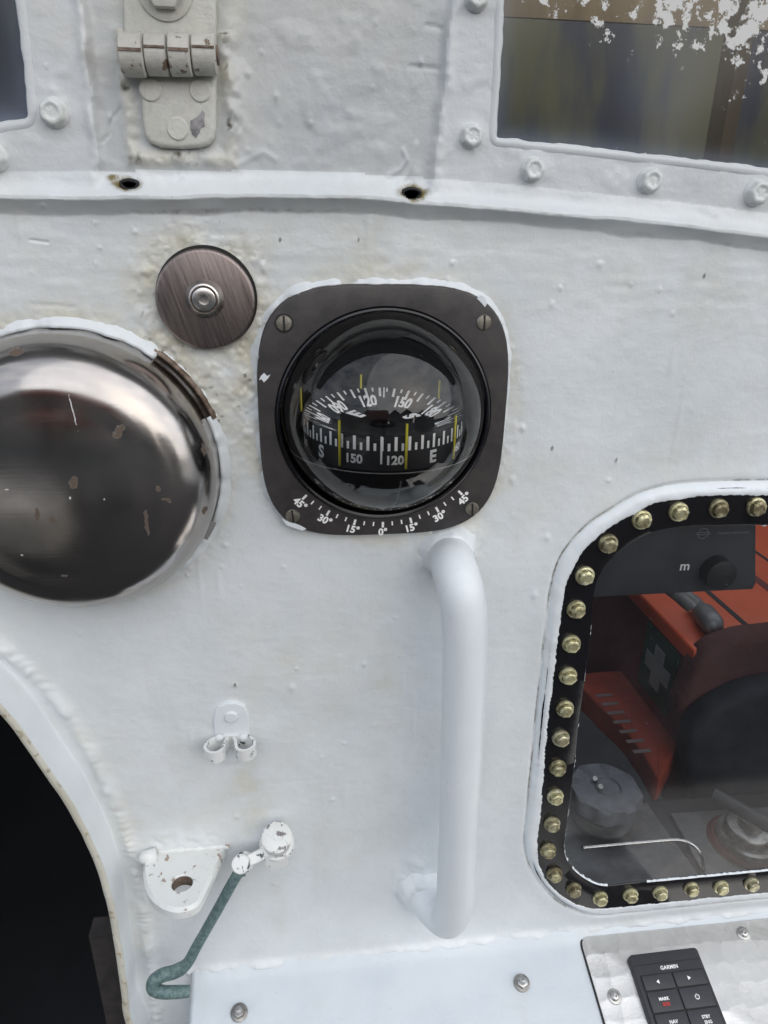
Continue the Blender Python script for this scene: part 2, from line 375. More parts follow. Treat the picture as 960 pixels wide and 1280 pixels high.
def sweep(path, prof, closed=False):
    """profile of (side, out) points carried along a wall path of (x, z, d); side is to the left of travel"""
    n = len(path); v = []; f = []; k = len(prof(0) if callable(prof) else prof)
    for i in range(n):
        a = path[i - 1] if (closed or i) else path[0]; b = path[(i + 1) % n] if (closed or i < n - 1) else path[-1]
        tx, tz = b[0] - a[0], b[1] - a[1]; q = math.hypot(tx, tz) or 1; nx, nz_ = -tz / q, tx / q
        pr = prof(i) if callable(prof) else prof
        for s, o in pr: v.append((path[i][0] + nx * s, -(path[i][2] + o), path[i][1] + nz_ * s))
    m = n if closed else n - 1
    for i in range(m):
        j = (i + 1) % n
        for c in range(k - 1): f.append((i * k + c, i * k + c + 1, j * k + c + 1, j * k + c))
    return v, f
_tc = {}
def text_geo(s, size=1.0, bold=.012, spacing=1.0):
    key = (s, bold, spacing)
    if key not in _tc:
        cu = bpy.data.curves.new('t', 'FONT'); cu.body = s; cu.align_x = 'CENTER'; cu.align_y = 'CENTER'; cu.size = 1; cu.offset = bold; cu.resolution_u = 3; cu.space_character = spacing
        o = bpy.data.objects.new('t', cu); COL.objects.link(o); bpy.context.view_layer.update()
        me = bpy.data.meshes.new_from_object(o.evaluated_get(bpy.context.evaluated_depsgraph_get()))
        vs = [v.co.copy() for v in me.vertices]; fs = [list(p.vertices) for p in me.polygons]
        x = [v.x for v in vs]; y = [v.y for v in vs]; cx, cy = (min(x) + max(x)) / 2, (min(y) + max(y)) / 2
        h = max(y) - min(y)
        _tc[key] = ([((v.x - cx) / h, (v.y - cy) / h) for v in vs], fs)
        bpy.data.objects.remove(o); bpy.data.curves.remove(cu); bpy.data.meshes.remove(me)
    vs, fs = _tc[key]
    return [(a * size, b * size) for a, b in vs], fs
class Geo:                                   # collects flat marks for one print part
    def __init__(s): s.v = []; s.f = []
    def add(s, vs, fs): o = len(s.v); s.v += [tuple(q) for q in vs]; s.f += [[i + o for i in q] for q in fs]
    def text(s, t, size, fn, bold=.012, spacing=1.0, sx=1.0): vs, fs = text_geo(t, size, bold, spacing); s.add([fn(a * sx, b) for a, b in vs], fs)
    def obj(s, name, mat, parent, label=None): return mobj(name, s.v, s.f, mat, parent, smooth=False, label=label)

# ------------------------------------------------------------------ the wheelhouse wall: one painted skin, split into its plates
def vnoise(X, Z, cell, seed, sx=1.0, sz=1.0):
    r = np.random.default_rng(seed); n = 512; g = r.random((n, n)); u = X / (cell * sx) + 100.3; w = Z / (cell * sz) + 57.7
    i = np.floor(u).astype(int); j = np.floor(w).astype(int); a = u - i; b = w - j; a = a * a * (3 - 2 * a); b = b * b * (3 - 2 * b)
    G = lambda p, q: g[p % n, q % n]
    return (G(i, j) * (1 - a) + G(i + 1, j) * a) * (1 - b) + (G(i, j + 1) * (1 - a) + G(i + 1, j + 1) * a) * b - .5
def fbm(X, Z, cell, seed, o=4, **k): return sum(vnoise(X, Z, cell / 2 ** i, seed + i, **k) * .55 ** i for i in range(o))
def sstep(a, b, x): t = np.clip((x - a) / (b - a), 0, 1); return t * t * (3 - 2 * t)
def pdist(X, Z, pts):
    """distance to a polyline, run along it, and signed side (left of travel positive)"""
    D = np.full(X.shape, 9.); S = np.zeros(X.shape); G = np.zeros(X.shape); run = 0
    for (ax, az), (bx, bz) in zip(pts, pts[1:]):
        dx, dz = bx - ax, bz - az; ln = math.hypot(dx, dz)
        if ln < 1e-9: continue
        t = np.clip(((X - ax) * dx + (Z - az) * dz) / ln ** 2, 0, 1); qx = X - ax - t * dx; qz = Z - az - t * dz
        d = np.hypot(qx, qz); m = d < D; D = np.where(m, d, D); S = np.where(m, run + t * ln, S)
        G = np.where(m, np.sign(dx * qz - dz * qx), G); run += ln
    return D, S, G
def inside(X, Z, poly):
    c = np.zeros(X.shape, bool); n = len(poly)
    for i in range(n):
        (ax, az), (bx, bz) = poly[i - 1], poly[i]
        if az == bz: continue
        c ^= ((az > Z) != (bz > Z)) & (X < (bx - ax) * (Z - az) / (bz - az) + ax)
    return c
def spl(pts, sub=8, closed=False): return [(p.x, p.y) for p in smooth_path([Vector((a, b, 0)) for a, b in pts], sub, closed)]

wheelhouse = thing('wheelhouse', 'white painted steel wheelhouse wall with bolted windows, rain ledge and arched doorway', 'wheelhouse', P(480, 640))
# outlines measured on the wall
LEDGE = spl(XZ([(-500, 262), (-200, 256), (0, 251), (150, 249), (300, 248), (400, 249), (500, 254), (640, 264), (760, 276), (880, 289), (960, 299), (1200, 328), (1500, 366)]), 6)
WIN_OUT = spl(XZ([(960, 620), (900, 620), (827, 628), (787, 646), (750, 669), (723, 700), (708, 735), (701, 780), (695, 827), (690, 870), (687, 890), (682, 947), (677, 1013), (672, 1057), (677, 1087), (690, 1108), (713, 1126), (740, 1135), (773, 1134), (860, 1125), (960, 1115), (1100, 1102), (1150, 1085), (1172, 1040), (1180, 860), (1165, 690), (1145, 645), (1090, 620)], .004), 6, True)
WIN_IN = spl(XZ([(960, 656), (867, 657), (827, 662), (800, 671), (773, 690), (750, 717), (742, 743), (737, 797), (727, 873), (723, 900), (717, 963), (708, 1030), (705, 1060), (713, 1081), (733, 1098), (757, 1106), (800, 1102), (960, 1087), (1080, 1076), (1120, 1060), (1140, 1020), (1145, 860), (1130, 720), (1110, 678), (1070, 657)], .003), 6, True)
WIN_GRV = spl(XZ([(960, 601), (900, 602), (840, 606), (800, 616), (767, 634), (733, 657), (704, 690), (691, 723), (684, 767), (677, 833), (670, 900), (667, 930), (659, 1013), (656, 1060), (667, 1093), (688, 1119), (712, 1136), (742, 1145), (775, 1143), (860, 1134), (960, 1124), (1105, 1111), (1170, 1090), (1192, 1040), (1200, 860), (1185, 680), (1160, 625), (1095, 600)], .002), 6, True)
DOORL = [(165, 1280), (160, 1245), (151, 1180), (142, 1130), (130, 1088), (112, 1045), (88, 1002), (60, 960), (30, 917), (0, 881), (-60, 826), (-130, 783), (-200, 765)]
LIPD = .028
_dl = [P(a, b, LIPD) for a, b in DOORL]; _dl = [(q.x, q.z) for q in _dl]
_ax = _dl[-1][0]
DOOR = [(_dl[0][0] + .012, .62), (_dl[0][0] + .010, _dl[0][1] - .10)] + _dl; DOOR = spl(DOOR, 8)
DOOR = DOOR + [(2 * _ax - x, z) for x, z in reversed(DOOR[:-1])]          # arched top, straight jambs
DWELD = spl([((q := P(a, b)).x, q.z) for a, b in [(206, 1420), (197, 1280), (187, 1200), (178, 1130), (166, 1070), (148, 1015), (118, 948), (84, 893), (50, 850), (0, 806), (-60, 765), (-140, 730), (-220, 715)]], 8)
UWR = XZ([(628, 0), (624, 90), (618, 174), (700, 183), (800, 194), (960, 213), (1260, 250), (1275, -420), (650, -420)], .003)
UWL = XZ([(22, 0), (30, 70), (38, 150), (0, 157), (-220, 186), (-240, -420), (-25, -420)], .003)
SEAML = XZ([(55, -420), (102, 0), (118, 120), (124, 200), (116, 243)]); SEAMR = XZ([(585, -420), (562, 0), (556, 70), (551, 150), (545, 200), (538, 246)])
CJ = [P(240, 1213), P(960, 1139)]; ZJ = (CJ[0].z + CJ[1].z) / 2; CXL = CJ[0].x
COMP = P(479, 519); 
def axis_steps(lo, hi, a, b, st):
    c = list(np.arange(lo, hi, st)); s = st; x = lo; left = []
    while x > a: s *= 1.35; x -= s; left.append(x)
    s = st; x = c[-1]; right = []
    while x < b: s *= 1.35; x += s; right.append(x)
    return np.array(left[::-1] + c + right)
xs = axis_steps(P(-70, 640).x, P(1040, 640).x, -1.3, 1.3, .0011)
zs = axis_steps(P(480, 1400).z, P(480, -90).z, .45, 2.35, .0011)
_z0, _z1 = P(960, 330).z, P(480, 222).z
zs = np.concatenate([zs[zs < _z0 - .0003], np.arange(_z0, _z1, .00050), zs[zs > _z1 + .0003]])
X, Z = np.meshgrid(xs, zs)                  # rows: z
H = fbm(X, Z, .09, 1, 3) * .0014 + fbm(X, Z, .022, 11, 3) * .00030 + fbm(X, Z, .006, 21, 2) * .00016 + fbm(X, Z, .0035, 23, 2, sx=2.5) * .00012
dirt_shade = np.zeros(X.shape); aged = np.clip(fbm(X, Z, .12, 31, 4) * .8 - .06, 0, .3); rust = np.zeros(X.shape)  # first mask mixes real grime with some painted shade
dl, sl, gl_ = pdist(X, Z, LEDGE); up = dl * gl_                                     # metres above the ledge edge
above = up > 0
def gz(px, py, r, a=1.0, ry=None):           # soft bump shape at a photo position
    q = P(px, py); rx = r * PXM(px, py); rz = (ry or r) * PXM(px, py); return a * np.exp(-(((X - q.x) / rx) ** 2 + ((Z - q.z) / rz) ** 2))
# rougher, thicker paint on the upper plates
H += np.where(above, fbm(X, Z, .012, 41, 3) * .00028 + np.clip(fbm(X, Z, .016, 44, 3) - .20, 0, 1) * .0014, 0)
# bolted frame plates of the upper windows
for seam, side in ((SEAML, 1), (SEAMR, -1)):
    d, s, g = pdist(X, Z, seam); sd = d * g * side * -1 if seam is SEAML else d * g
    sd = d * g
    inn = (-sd if seam is SEAML else sd)
    inn = inn + fbm(X, Z, .03, 51, 3) * .003
    H += np.where(up > .002, sstep(.002, .012, up) * (sstep(-.0035, .0025, inn) * .0028 + np.exp(-(inn / .0032) ** 2) * .0016 * (1 + 1.3 * fbm(X, Z, .012, 55, 3))), 0)
    if seam is SEAML: INL = inn
    else: INR = inn
# rain ledge
lw = 1 + fbm(X, Z, .03, 61, 3) * .5; lo_ = fbm(X, Z, .035, 65, 4) * .0018
u2 = up + lo_
prof = np.where(u2 < 0, np.clip(1 + u2 / (.0070 * lw), 0, 1) ** 1.3, np.clip(1 - (u2 - .0022) / .0115, 0, 1) ** 1.9)
prof = np.where((u2 >= 0) & (u2 < .0022), 1, prof)
H += prof * .0074
dirt_shade += np.exp(-((u2 + .0060) / .0022) ** 2) * .30 * (1 + 2 * vnoise(X, Z, .03, 67))
aged += np.exp(-((up + .03) / .03) ** 2) * .30
H += np.where(up < 0, vnoise(X, Z, .004, 71, sx=6) * .0004 * np.exp(-((up + .03) / .02) ** 2), 0)
# lower window surround
dg, sg, _g = pdist(X, Z, WIN_GRV + WIN_GRV[:1]); ing = inside(X, Z, WIN_GRV); sgd = np.where(ing, -dg, dg)
H += np.exp(-(sgd / .011) ** 2) * .0016 - np.exp(-(sgd / .0011) ** 2) * .0014
H = np.where(ing, H - .002 * sstep(0, .004, -sgd), H)
dirt_shade += np.exp(-(sgd / .0010) ** 2) * (.55 + 1.1 * vnoise(X, Z, .02, 73)) + np.exp(-((sgd - .003) / .0026) ** 2) * .16
# weld round the doorway
dw, sw, gw = pdist(X, Z, DWELD); q = dw / .0048
rip = np.sin(2 * PI * (sw / .0075 + .30 * q * q + 2.6 * vnoise(X, Z, .02, 77))) * (vnoise(X, Z, .025, 78) + .5)
H += np.exp(-q ** 2) * .0030 * (1 + .20 * rip + 1.2 * fbm(X, Z, .018, 75, 3))
aged += np.exp(-(dw / .012) ** 2) * .2
# weld along the console, and the lug
dc = np.abs(Z - ZJ - .001); H += np.where(X > CXL - .004, np.exp(-(dc / .0042) ** 2) * .0034 * (1 + 1.1 * fbm(X, Z, .016, 79, 3)), 0)
dirt_shade += np.where(X > CXL, np.exp(-((Z - ZJ - .0065) / .0012) ** 2) * .28, 0)
for a, b, r, k in ((560, 686, 30, .0035), (582, 672, 18, .003), (532, 700, 20, .002), (521, 1108, 24, .004), (505, 1098, 10, .002), (520, 1080, 12, .0018), (228, 1052, 26, .0012), (200, 1056, 16, .002), (260, 1050, 18, .002), (345, 1052, 28, .0016), (290, 905, 30, .0012), (180, 1072, 9, .003)):
    H += gz(a, b, r, k) * (1 + 1.2 * fbm(X, Z, .01, 81, 3))
# thick old paint round hinge, disc, cover and compass
def ringmask(px, py, r, w): q = P(px, py); m = PXM(px, py); return np.exp(-(((np.hypot(X - q.x, Z - q.z) - r * m) / (w * m)) ** 2))
rough = np.clip(ringmask(258, 374, 72, 20) + ringmask(99, 583, 180, 22) * 1.1 + gz(220, 470, 60) + gz(300, 460, 40, 1, 90) + ringmask(479, 519, 172, 14) * .5, 0, 1.6)
H += rough * (fbm(X, Z, .007, 91, 3) * .0011 + np.clip(fbm(X, Z, .005, 95, 2) - .14, 0, 1) * .002)
aged += rough * .75; dirt_shade += np.clip(rough * (fbm(X, Z, .004, 99, 3) - .22), 0, 1) * 1.6
hr = P(222, 120); hx, hz = np.abs(X - hr.x) / (66 * PXM(222, 120)), np.abs(Z - hr.z) / (74 * PXM(222, 120)); hb_ = np.maximum(hx, hz * .97)
hm = np.exp(-((hb_ - .95) / .13) ** 2) * (Z < P(222, 40).z)
H += hm * (.0020 + fbm(X, Z, .007, 101, 3) * .0022); aged += hm * .7; dirt_shade += np.clip(hm * (fbm(X, Z, .005, 105, 3) - .08), 0, 1) * 2.2 + gz(222, 84, 48, .30, 8) + gz(222, 50, 56, .35, 12) + gz(222, 190, 46, .25, 5)  # dark lines round knuckles and leaf are occlusion painted into the mask
H += gz(292, 110, 12, .0022, 80) * (1 + fbm(X, Z, .01, 107, 3) * 1.5); aged += gz(220, 30, 70, .6, 60)
aged += gz(310, 990, 22, .42, 160) + gz(420, 300, 120, .2, 40) + gz(330, 820, 60, .18, 130) + gz(560, 690, 60, .35) + gz(480, 900, 25, .2, 200) + gz(348, 1130, 10, .5, 60)
# creases, runs and pimples seen in the paint
for pl, k, w in ((((533, 32), (543, 33), (553, 37)), -.0009, .0008), (((512, 83), (530, 84), (550, 87)), -.0009, .0008), (((152, 136), (142, 146), (137, 158), (138, 168), (128, 177)), -.0008, .0007), (((485, 220), (500, 212), (508, 200), (504, 188)), .0008, .001), (((300, 205), (330, 190), (345, 200)), .0006, .0012),
                 (((38, 300), (60, 303)), -.0005, .0007), (((40, 380), (60, 381), (95, 384)), -.0006, .0007), (((240, 170), (236, 190), (222, 226)), -.0006, .0007), (((520, 180), (512, 215), (500, 230)), .0007, .0012)):
    d, s, g = pdist(X, Z, XZ(pl)); H += np.exp(-(d / w) ** 2) * k; dirt_shade += np.exp(-(d / w) ** 2) * .25 * (k < 0)
pim = [(277, 708), (282, 681), (641, 643), (683, 671), (167, 900), (158, 1047), (770, 576), (640, 600), (416, 1000), (430, 930), (500, 820), (294, 856), (365, 860), (466, 110), (470, 28), (310, 92), (388, 155), (345, 120), (760, 640 - 40), (690, 380), (750, 330), (560, 350), (120, 330), (40, 340), (180, 340), (310, 400), (300, 440), (315, 480)]
for _ in range(75): pim.append((random.uniform(0, 960), random.uniform(0, 1250)))
for a, b in pim: r = random.uniform(1.6, 3.6); H += gz(a, b, r, random.uniform(.0004, .0011), r * random.uniform(.7, 1.6))
for a, b in ((294, 856), (770, 575), (448, 300), (880, 345), (690, 560), (350, 300), (232, 352)): dirt_shade += gz(a, b, 2.2, 1.2, 4)
for _ in range(26):                          # hanging runs
    a, b = random.uniform(0, 940), random.uniform(280, 1150); H += gz(a, b, random.uniform(2, 4), random.uniform(.0002, .0005), random.uniform(15, 40))
# drain holes in the ledge fillet
HOLES = [(161, 231, 9.5, 4.6), (515, 243, 10, 5.6)]
for a, b, r, ry in HOLES: rust += gz(a, b - 1, r * 2.0, 1.3, ry * 2.0); H -= gz(a, b, r * 1.1, .002, ry * 1.2); dirt_shade += gz(a, b, r * 1.25, .9, ry * 1.4)
rust += gz(140, 222, 10, .8, 5); dirt_shade += gz(86, 152, 12, .35, 12); dirt_shade += gz(232, 18, 4, 1.2, 5)
for a, b in ((589, 170), (665, 212), (811, 226), (945, 241), (68, 141), (-8, 197)): dirt_shade += gz(a - 2, b + 12, 11, .38, 6) + gz(a, b, 19, .12); H += gz(a, b, 20, .0006)  # grime under each bolt head, its dark offset doubling as a soft shadow
_bz = []
for k in range(72):
    t_ = 2 * PI * k / 72; c_, s_ = math.cos(t_), math.sin(t_); r_ = (abs(c_ / .0725) ** 3.7 + abs(s_ / .0745) ** 3.7) ** (-1 / 3.7) + .0012; _bz.append((COMP.x + r_ * c_, COMP.z + r_ * s_))
d, s, g = pdist(X, Z, _bz + _bz[:1]); dirt_shade += np.exp(-(d / .0022) ** 2) * .34 * np.clip(.6 + 2.2 * vnoise(X, Z, .02, 111), 0, 2); aged += np.exp(-(d / .008) ** 2) * .25
dirt_shade += ringmask(258, 375, 60, 4) * .45 + ringmask(289, 930, 40, 7) * .10 + ringmask(347, 1058, 33, 6) * .16 + ringmask(560, 690, 52, 6) * .10 + ringmask(522, 1108, 50, 6) * .10 + ringmask(98, 587, 180, 4) * .25  # narrow dark rings hugging the fittings
for a, b, r, k, ry in ((430, 790, 5, .10, 110), (520, 820, 4, .08, 90), (291, 1020, 7, .12, 70), (345, 1150, 6, .16, 60), (700, 420, 3, .07, 90), (640, 330, 4, .10, 50), (330, 700, 5, .08, 60), (860, 420, 4, .07, 100), (228, 1175, 9, .10, 26), (150, 900, 4, .08, 60)): dirt_shade += gz(a, b, r, k, ry)
# openings
xc = (X[:-1, :-1] + X[1:, 1:]) / 2; zc = (Z[:-1, :-1] + Z[1:, 1:]) / 2
hole = inside(xc, zc, UWR) | inside(xc, zc, UWL) | (inside(xc, zc, DOOR)) | (np.hypot(xc - COMP.x, zc - COMP.z) < .064)
dgi, _, _ = pdist(xc, zc, WIN_GRV + WIN_GRV[:1]); hole |= inside(xc, zc, WIN_GRV) & (dgi > .006)
for a, b, r, ry in HOLES: q_ = P(a, b, .005); m_ = PXM(a, b); hole |= (((xc - q_.x) / (r * m_)) ** 2 + ((zc - q_.z) / (ry * m_)) ** 2) < 1
gzx = np.gradient(H, xs, axis=1); gzz = np.gradient(H, zs, axis=0)
NR = np.stack([-gzx, -np.ones_like(H), -gzz], -1); NR /= np.linalg.norm(NR, axis=-1, keepdims=True)
# which plate a cell belongs to
c4 = lambda A: (A[:-1, :-1] + A[1:, 1:]) / 2
upc = c4(up); region = np.zeros(xc.shape, int)
region[upc > .013] = 1
region[(upc > .013) & (c4(INL) > 0)] = 2
region[(upc > .013) & (c4(INR) > 0)] = 3
region[(upc <= .013) & (upc > -.0095)] = 4
region[(upc <= -.0095) & (c4(dw) < .009) & (xc < P(260, 1100).x)] = 5
def skin(name, k, parent, mat='white_paint', label=None):
    jj, ii = np.nonzero((region == k) & ~hole); nx = len(xs)
    q = np.stack([jj * nx + ii, jj * nx + ii + 1, (jj + 1) * nx + ii + 1, (jj + 1) * nx + ii], 1)
    used, inv = np.unique(q, return_inverse=True); inv = inv.reshape(-1)
    co = np.stack([X, -H, Z], -1).reshape(-1, 3)[used]; c = (co.min(0) + co.max(0)) / 2; co = co - c
    me = bpy.data.meshes.new(name); me.vertices.add(len(co)); me.vertices.foreach_set('co', co.astype('f').ravel())
    me.loops.add(len(inv)); me.loops.foreach_set('vertex_index', inv.astype('i')); nf = len(q)
    me.polygons.add(nf); me.polygons.foreach_set('loop_start', np.arange(0, nf * 4, 4, dtype='i'))
    me.update(calc_edges=True); me.polygons.foreach_set('use_smooth', np.ones(nf, bool))
    me.normals_split_custom_set_from_vertices(NR.reshape(-1, 3)[used].tolist())
    for nm, A in (('dirt_shade', dirt_shade), ('aged', aged), ('rust', rust)):
        a = me.attributes.new(nm, 'FLOAT', 'POINT'); a.data.foreach_set('value', A.reshape(-1)[used].astype('f'))
    o = link(name, me, mat, parent); o.location = Vector(c) - origin_of(parent)
    if label: o['label'] = label
    return o
skin('lower_wall', 0, wheelhouse); skin('upper_wall', 1, wheelhouse, 'upper_shaded_paint')
skin('rain_ledge', 4, wheelhouse, label='narrow painted ledge with dirty underside'); skin('weld_bead', 5, wheelhouse, label='rippled weld following the doorway')
win_l = part_empty('window', P(0, 100), wheelhouse, 'upper window cut by the left edge of the photo'); win_r = part_empty('window', P(800, 100), wheelhouse, 'large upper window with flaking paint on its glass')
win_b = part_empty('window', P(930, 880), wheelhouse, 'lower window with black border and a row of yellow bolts')
skin('frame', 2, win_l, 'frame_shaded_paint'); skin('frame', 3, win_r, 'frame_shaded_paint')

def densify(poly, st=.004, closed=True):
    out = []; n = len(poly)
    for i in range(n if closed else n - 1):
        (ax, az), (bx, bz) = poly[i], poly[(i + 1) % n]; k = max(1, int(math.hypot(bx - ax, bz - az) / st))
        out += [(ax + (bx - ax) * t / k, az + (bz - az) * t / k) for t in range(k)]
    return out
def round_poly(poly, r):
    out = []; n = len(poly)
    for i in range(n):
        p, a, b = Vector(poly[i]), Vector(poly[i - 1]), Vector(poly[(i + 1) % n]); u = (a - p).normalized(); w = (b - p).normalized()
        if u.dot(w) < -.97: out.append(tuple(p)); continue
        for k in range(6): t = k / 5; out.append(tuple((p + u * r) * (1 - t) ** 2 + p * 2 * t * (1 - t) + (p + w * r) * t * t))
    return out
def orient(poly):                            # counter-clockwise as seen by the camera
    a = sum(poly[i - 1][0] * poly[i][1] - poly[i][0] * poly[i - 1][1] for i in range(len(poly))); return poly if a > 0 else poly[::-1]
def upper_window(win, poly, dface):
    poly = orient(densify(round_poly(poly, .003), .003)); r = random.Random(3)
    off = [mnoise.noise(Vector((x * 160, z * 160, 1))) * .0007 + mnoise.noise(Vector((x * 45, z * 45, 4))) * .0006 for x, z in poly]
    def hgt(x, z):
        i = int(np.searchsorted(xs, x)); j = int(np.searchsorted(zs, z)); i = min(max(i, 0), len(xs) - 1); j = min(max(j, 0), len(zs) - 1); return float(H[j, i])
    path = [(x, z, hgt(x, z)) for x, z in poly]
    for _ in range(3): path = [(p[0], p[1], (path[i - 1][2] + p[2] + path[(i + 1) % len(path)][2]) / 3) for i, p in enumerate(path)]
    def pr(i): o = off[i]; return [(-.0042, -.0008), (-.003, .0002), (-.0015, .0007), (.0004 + o, .0006), (.0012 + o, -.0003), (.0015 + o, -.0018), (.0016 + o, -.009)]
    v, f = sweep(path, pr, True); mobj('edge', v, f, 'frame_shaded_paint', win, smooth='full')
    # glass: a fine sheet so that dirt and flakes have their own places
    px_ = [p[0] for p in poly]; pz_ = [p[1] for p in poly]; n = 90
    gx = np.linspace(min(px_), max(px_), n); gz_ = np.linspace(min(pz_), max(pz_), n)
    v = [(x, .0045 + .0004 * math.sin(x * 9), z) for z in gz_ for x in gx]; f = [(j * n + i, j * n + i + 1, (j + 1) * n + i + 1, (j + 1) * n + i) for j in range(n - 1) for i in range(n - 1)]
    o = mobj('pane', v, f, 'upper_glass', win, smooth='full')
    A = np.array(v); d, s, g = pdist(A[:, 0], A[:, 2], poly + poly[:1])
    fl = np.zeros(len(v))
    if win is win_r:
        for (a, b, rr, k) in ((760, 4, 30, .8), (700, -6, 40, .95), (650, -8, 30, .9), (760, 0, 60, .85), (800, 16, 26, .75), (870, 30, 40, 1.0), (940, 40, 34, 1.05), (960, -20, 120, 1.0), (850, -30, 90, 1.0), (930, 10, 60, .95), (650, 160, 6, .4)):
            q = P(a, b); m = PXM(a, b) * rr; fl = np.maximum(fl, k * np.exp(-(((A[:, 0] - q.x) / m) ** 2 + ((A[:, 2] - q.z) / m) ** 2)))
        fl = np.maximum(fl, np.exp(-(d / .0035) ** 2) * .62)
    else: fl = np.exp(-(d / .003) ** 2) * .55
    dd = np.exp(-(d / .007) ** 2) * .5
    if win is win_l: dd = dd + .50 * np.exp(-np.clip(A[:, 2] - P(20, 150).z, 0, 1) / .045)
    if win is win_r: q = P(835, 85); dd = dd + .22 * np.exp(-(((A[:, 0] - q.x) / .024) ** 2 + ((A[:, 2] - q.z) / .030) ** 2) ** 2)  # pale patch painted on the pane for a soft spot of light
    for nm, B in (('flake', fl), ('dirt_shade', dd)): a = o.data.attributes.new(nm, 'FLOAT', 'POINT'); a.data.foreach_set('value', B.astype('f'))
upper_window(win_l, UWL, .003); upper_window(win_r, UWR, .003)

# bolts ---------------------------------------------------------------
def painted_bolt(px, py, win, r=15, d=.0022, rot=0.0, ring=True):
    m = PXM(px, py) * r; bm = bmesh.new()
    prof = [(1.12, -.1), (1.1, .02), (1.03, .12), (.92, .2)]
    hexo = []; 
    for i in range(36):
        a = 2 * PI * i / 36; hx_ = .88 / max(math.cos(((a + PI / 6) % (PI / 3)) - PI / 6), .5); hexo.append((a, min(hx_, .99)))
    lay = [(1.13, -.3, 0), (1.10, .10, 0), (1.02, .2, .4), (.98, .28, .9), (.96, .72, .95), (.88, .86, .9), (.60, .93, .5), (.50, .84, .2), (.28, .82, 0), (.0, .86, 0)]
    rr = []
    for s, z, hxm in lay:
        if s == 0: rr.append([bm.verts.new((0, 0, z * m))]); continue
        rr.append([bm.verts.new((m * s * (1 - hxm + hxm * hv) * math.cos(a), m * s * (1 - hxm + hxm * hv) * math.sin(a), z * m + mnoise.noise(Vector((a * 2, s * 3, px))) * m * .06)) for a, hv in hexo])
    for A, B in zip(rr, rr[1:]):
        for i in range(36):
            j = (i + 1) % 36
            if len(B) == 1: bm.faces.new((A[i], A[j], B[0]))
            else: bm.faces.new((A[i], A[j], B[j], B[i]))
    o = bobj('bolt', bm, 'white_paint', win, smooth='full', mtx=WF(px, py, d, rot))
    a = o.data.attributes.new('aged', 'FLOAT', 'POINT'); a.data.foreach_set('value', np.full(len(o.data.vertices), .35, 'f'))
for i, (a, b) in enumerate(((589, 170), (665, 212), (811, 226), (945, 241), (596, -2), (1080, 262))): painted_bolt(a, b, win_r, 13.5, .003, i * .5)
for i, (a, b) in enumerate(((68, 141), (-8, 197))): painted_bolt(a, b, win_l, 17, .003, i * .4)

# the lower window ----------------------------------------------------
wc = Vector(((P(930, 880).x), (P(930, 880).z)))
def radial(poly, n=720):
    A = [(math.atan2(z - wc.y, x - wc.x), math.hypot(x - wc.x, z - wc.y)) for x, z in poly]; A.sort()
    th = np.array([a for a, _ in A]); r = np.array([b for _, b in A]); t = np.linspace(-PI, PI, n, endpoint=False)
    return np.interp(t, np.r_[th - 2 * PI, th, th + 2 * PI], np.r_[r, r, r])
NT = 1100; TH = np.linspace(-PI, PI, NT, endpoint=False); R_G = radial(WIN_GRV, NT); R_O = radial(WIN_OUT, NT); R_I = radial(WIN_IN, NT)
def ringmesh(layers):
    v = []; f = []; k = len(layers)
    for r, d in layers:
        dd = d if hasattr(d, '__len__') else [d] * NT
        v += [(wc.x + r[i] * math.cos(TH[i]), -dd[i], wc.y + r[i] * math.sin(TH[i])) for i in range(NT)]
    for c in range(k - 1):
        for i in range(NT): j = (i + 1) % NT; f.append((c * NT + i, c * NT + j, (c + 1) * NT + j, (c + 1) * NT + i))
    return v, f
jag = np.array([mnoise.fractal(Vector((math.cos(t) * 14, math.sin(t) * 14, 0)), 1., 2., 5) for t in TH]); jag2 = np.array([mnoise.fractal(Vector((math.cos(t) * 70, math.sin(t) * 70, 3)), .8, 2., 4) for t in TH])
lump = np.array([mnoise.fractal(Vector((math.cos(t) * 22, math.sin(t) * 22, 9)), 1., 2., 3) for t in TH]) * .0005
R_W = R_O + .0004 + jag * .0010 + jag2 * .0007
RGO = R_G - .0004
v, f = ringmesh([(RGO, 0.0 * lump - .0015), (RGO - .0007, .0010 + lump), (RGO - .0018, .0026 + lump), (RGO - .0040, .0036 + lump), (np.maximum(R_W + .002, (R_W + R_G) / 2), .0043 + lump * .7), (R_W + .0009, .0045 + lump * .5), (R_W + .0002, .0042), (R_W, .0034)])
mobj('paint_border', v, f, 'bright_paint', win_b, smooth='full')
R_B = np.minimum(R_O + .0055, R_G - .0030)
v, f = ringmesh([(R_B + .0004, .0012), (R_B, .0037), (R_O, .0038), ((R_O + R_I) / 2, .0038), (R_I + .0004, .0038), (R_I, .0035), (R_I - .0001, .0022)])
mobj('border', v, f, 'black_gloss', win_b, smooth=True)
g = []; gf = []
rings = [R_I * s for s in np.linspace(1.0, .04, 18)]
v, f = ringmesh([(r, .0024) for r in rings]); v.append((wc.x, -.0024, wc.y)); k0 = (len(rings) - 1) * NT
f += [(k0 + i, k0 + (i + 1) % NT, len(v) - 1) for i in range(NT)]
o = mobj('pane', v, f, 'window_glass', win_b, smooth=False)
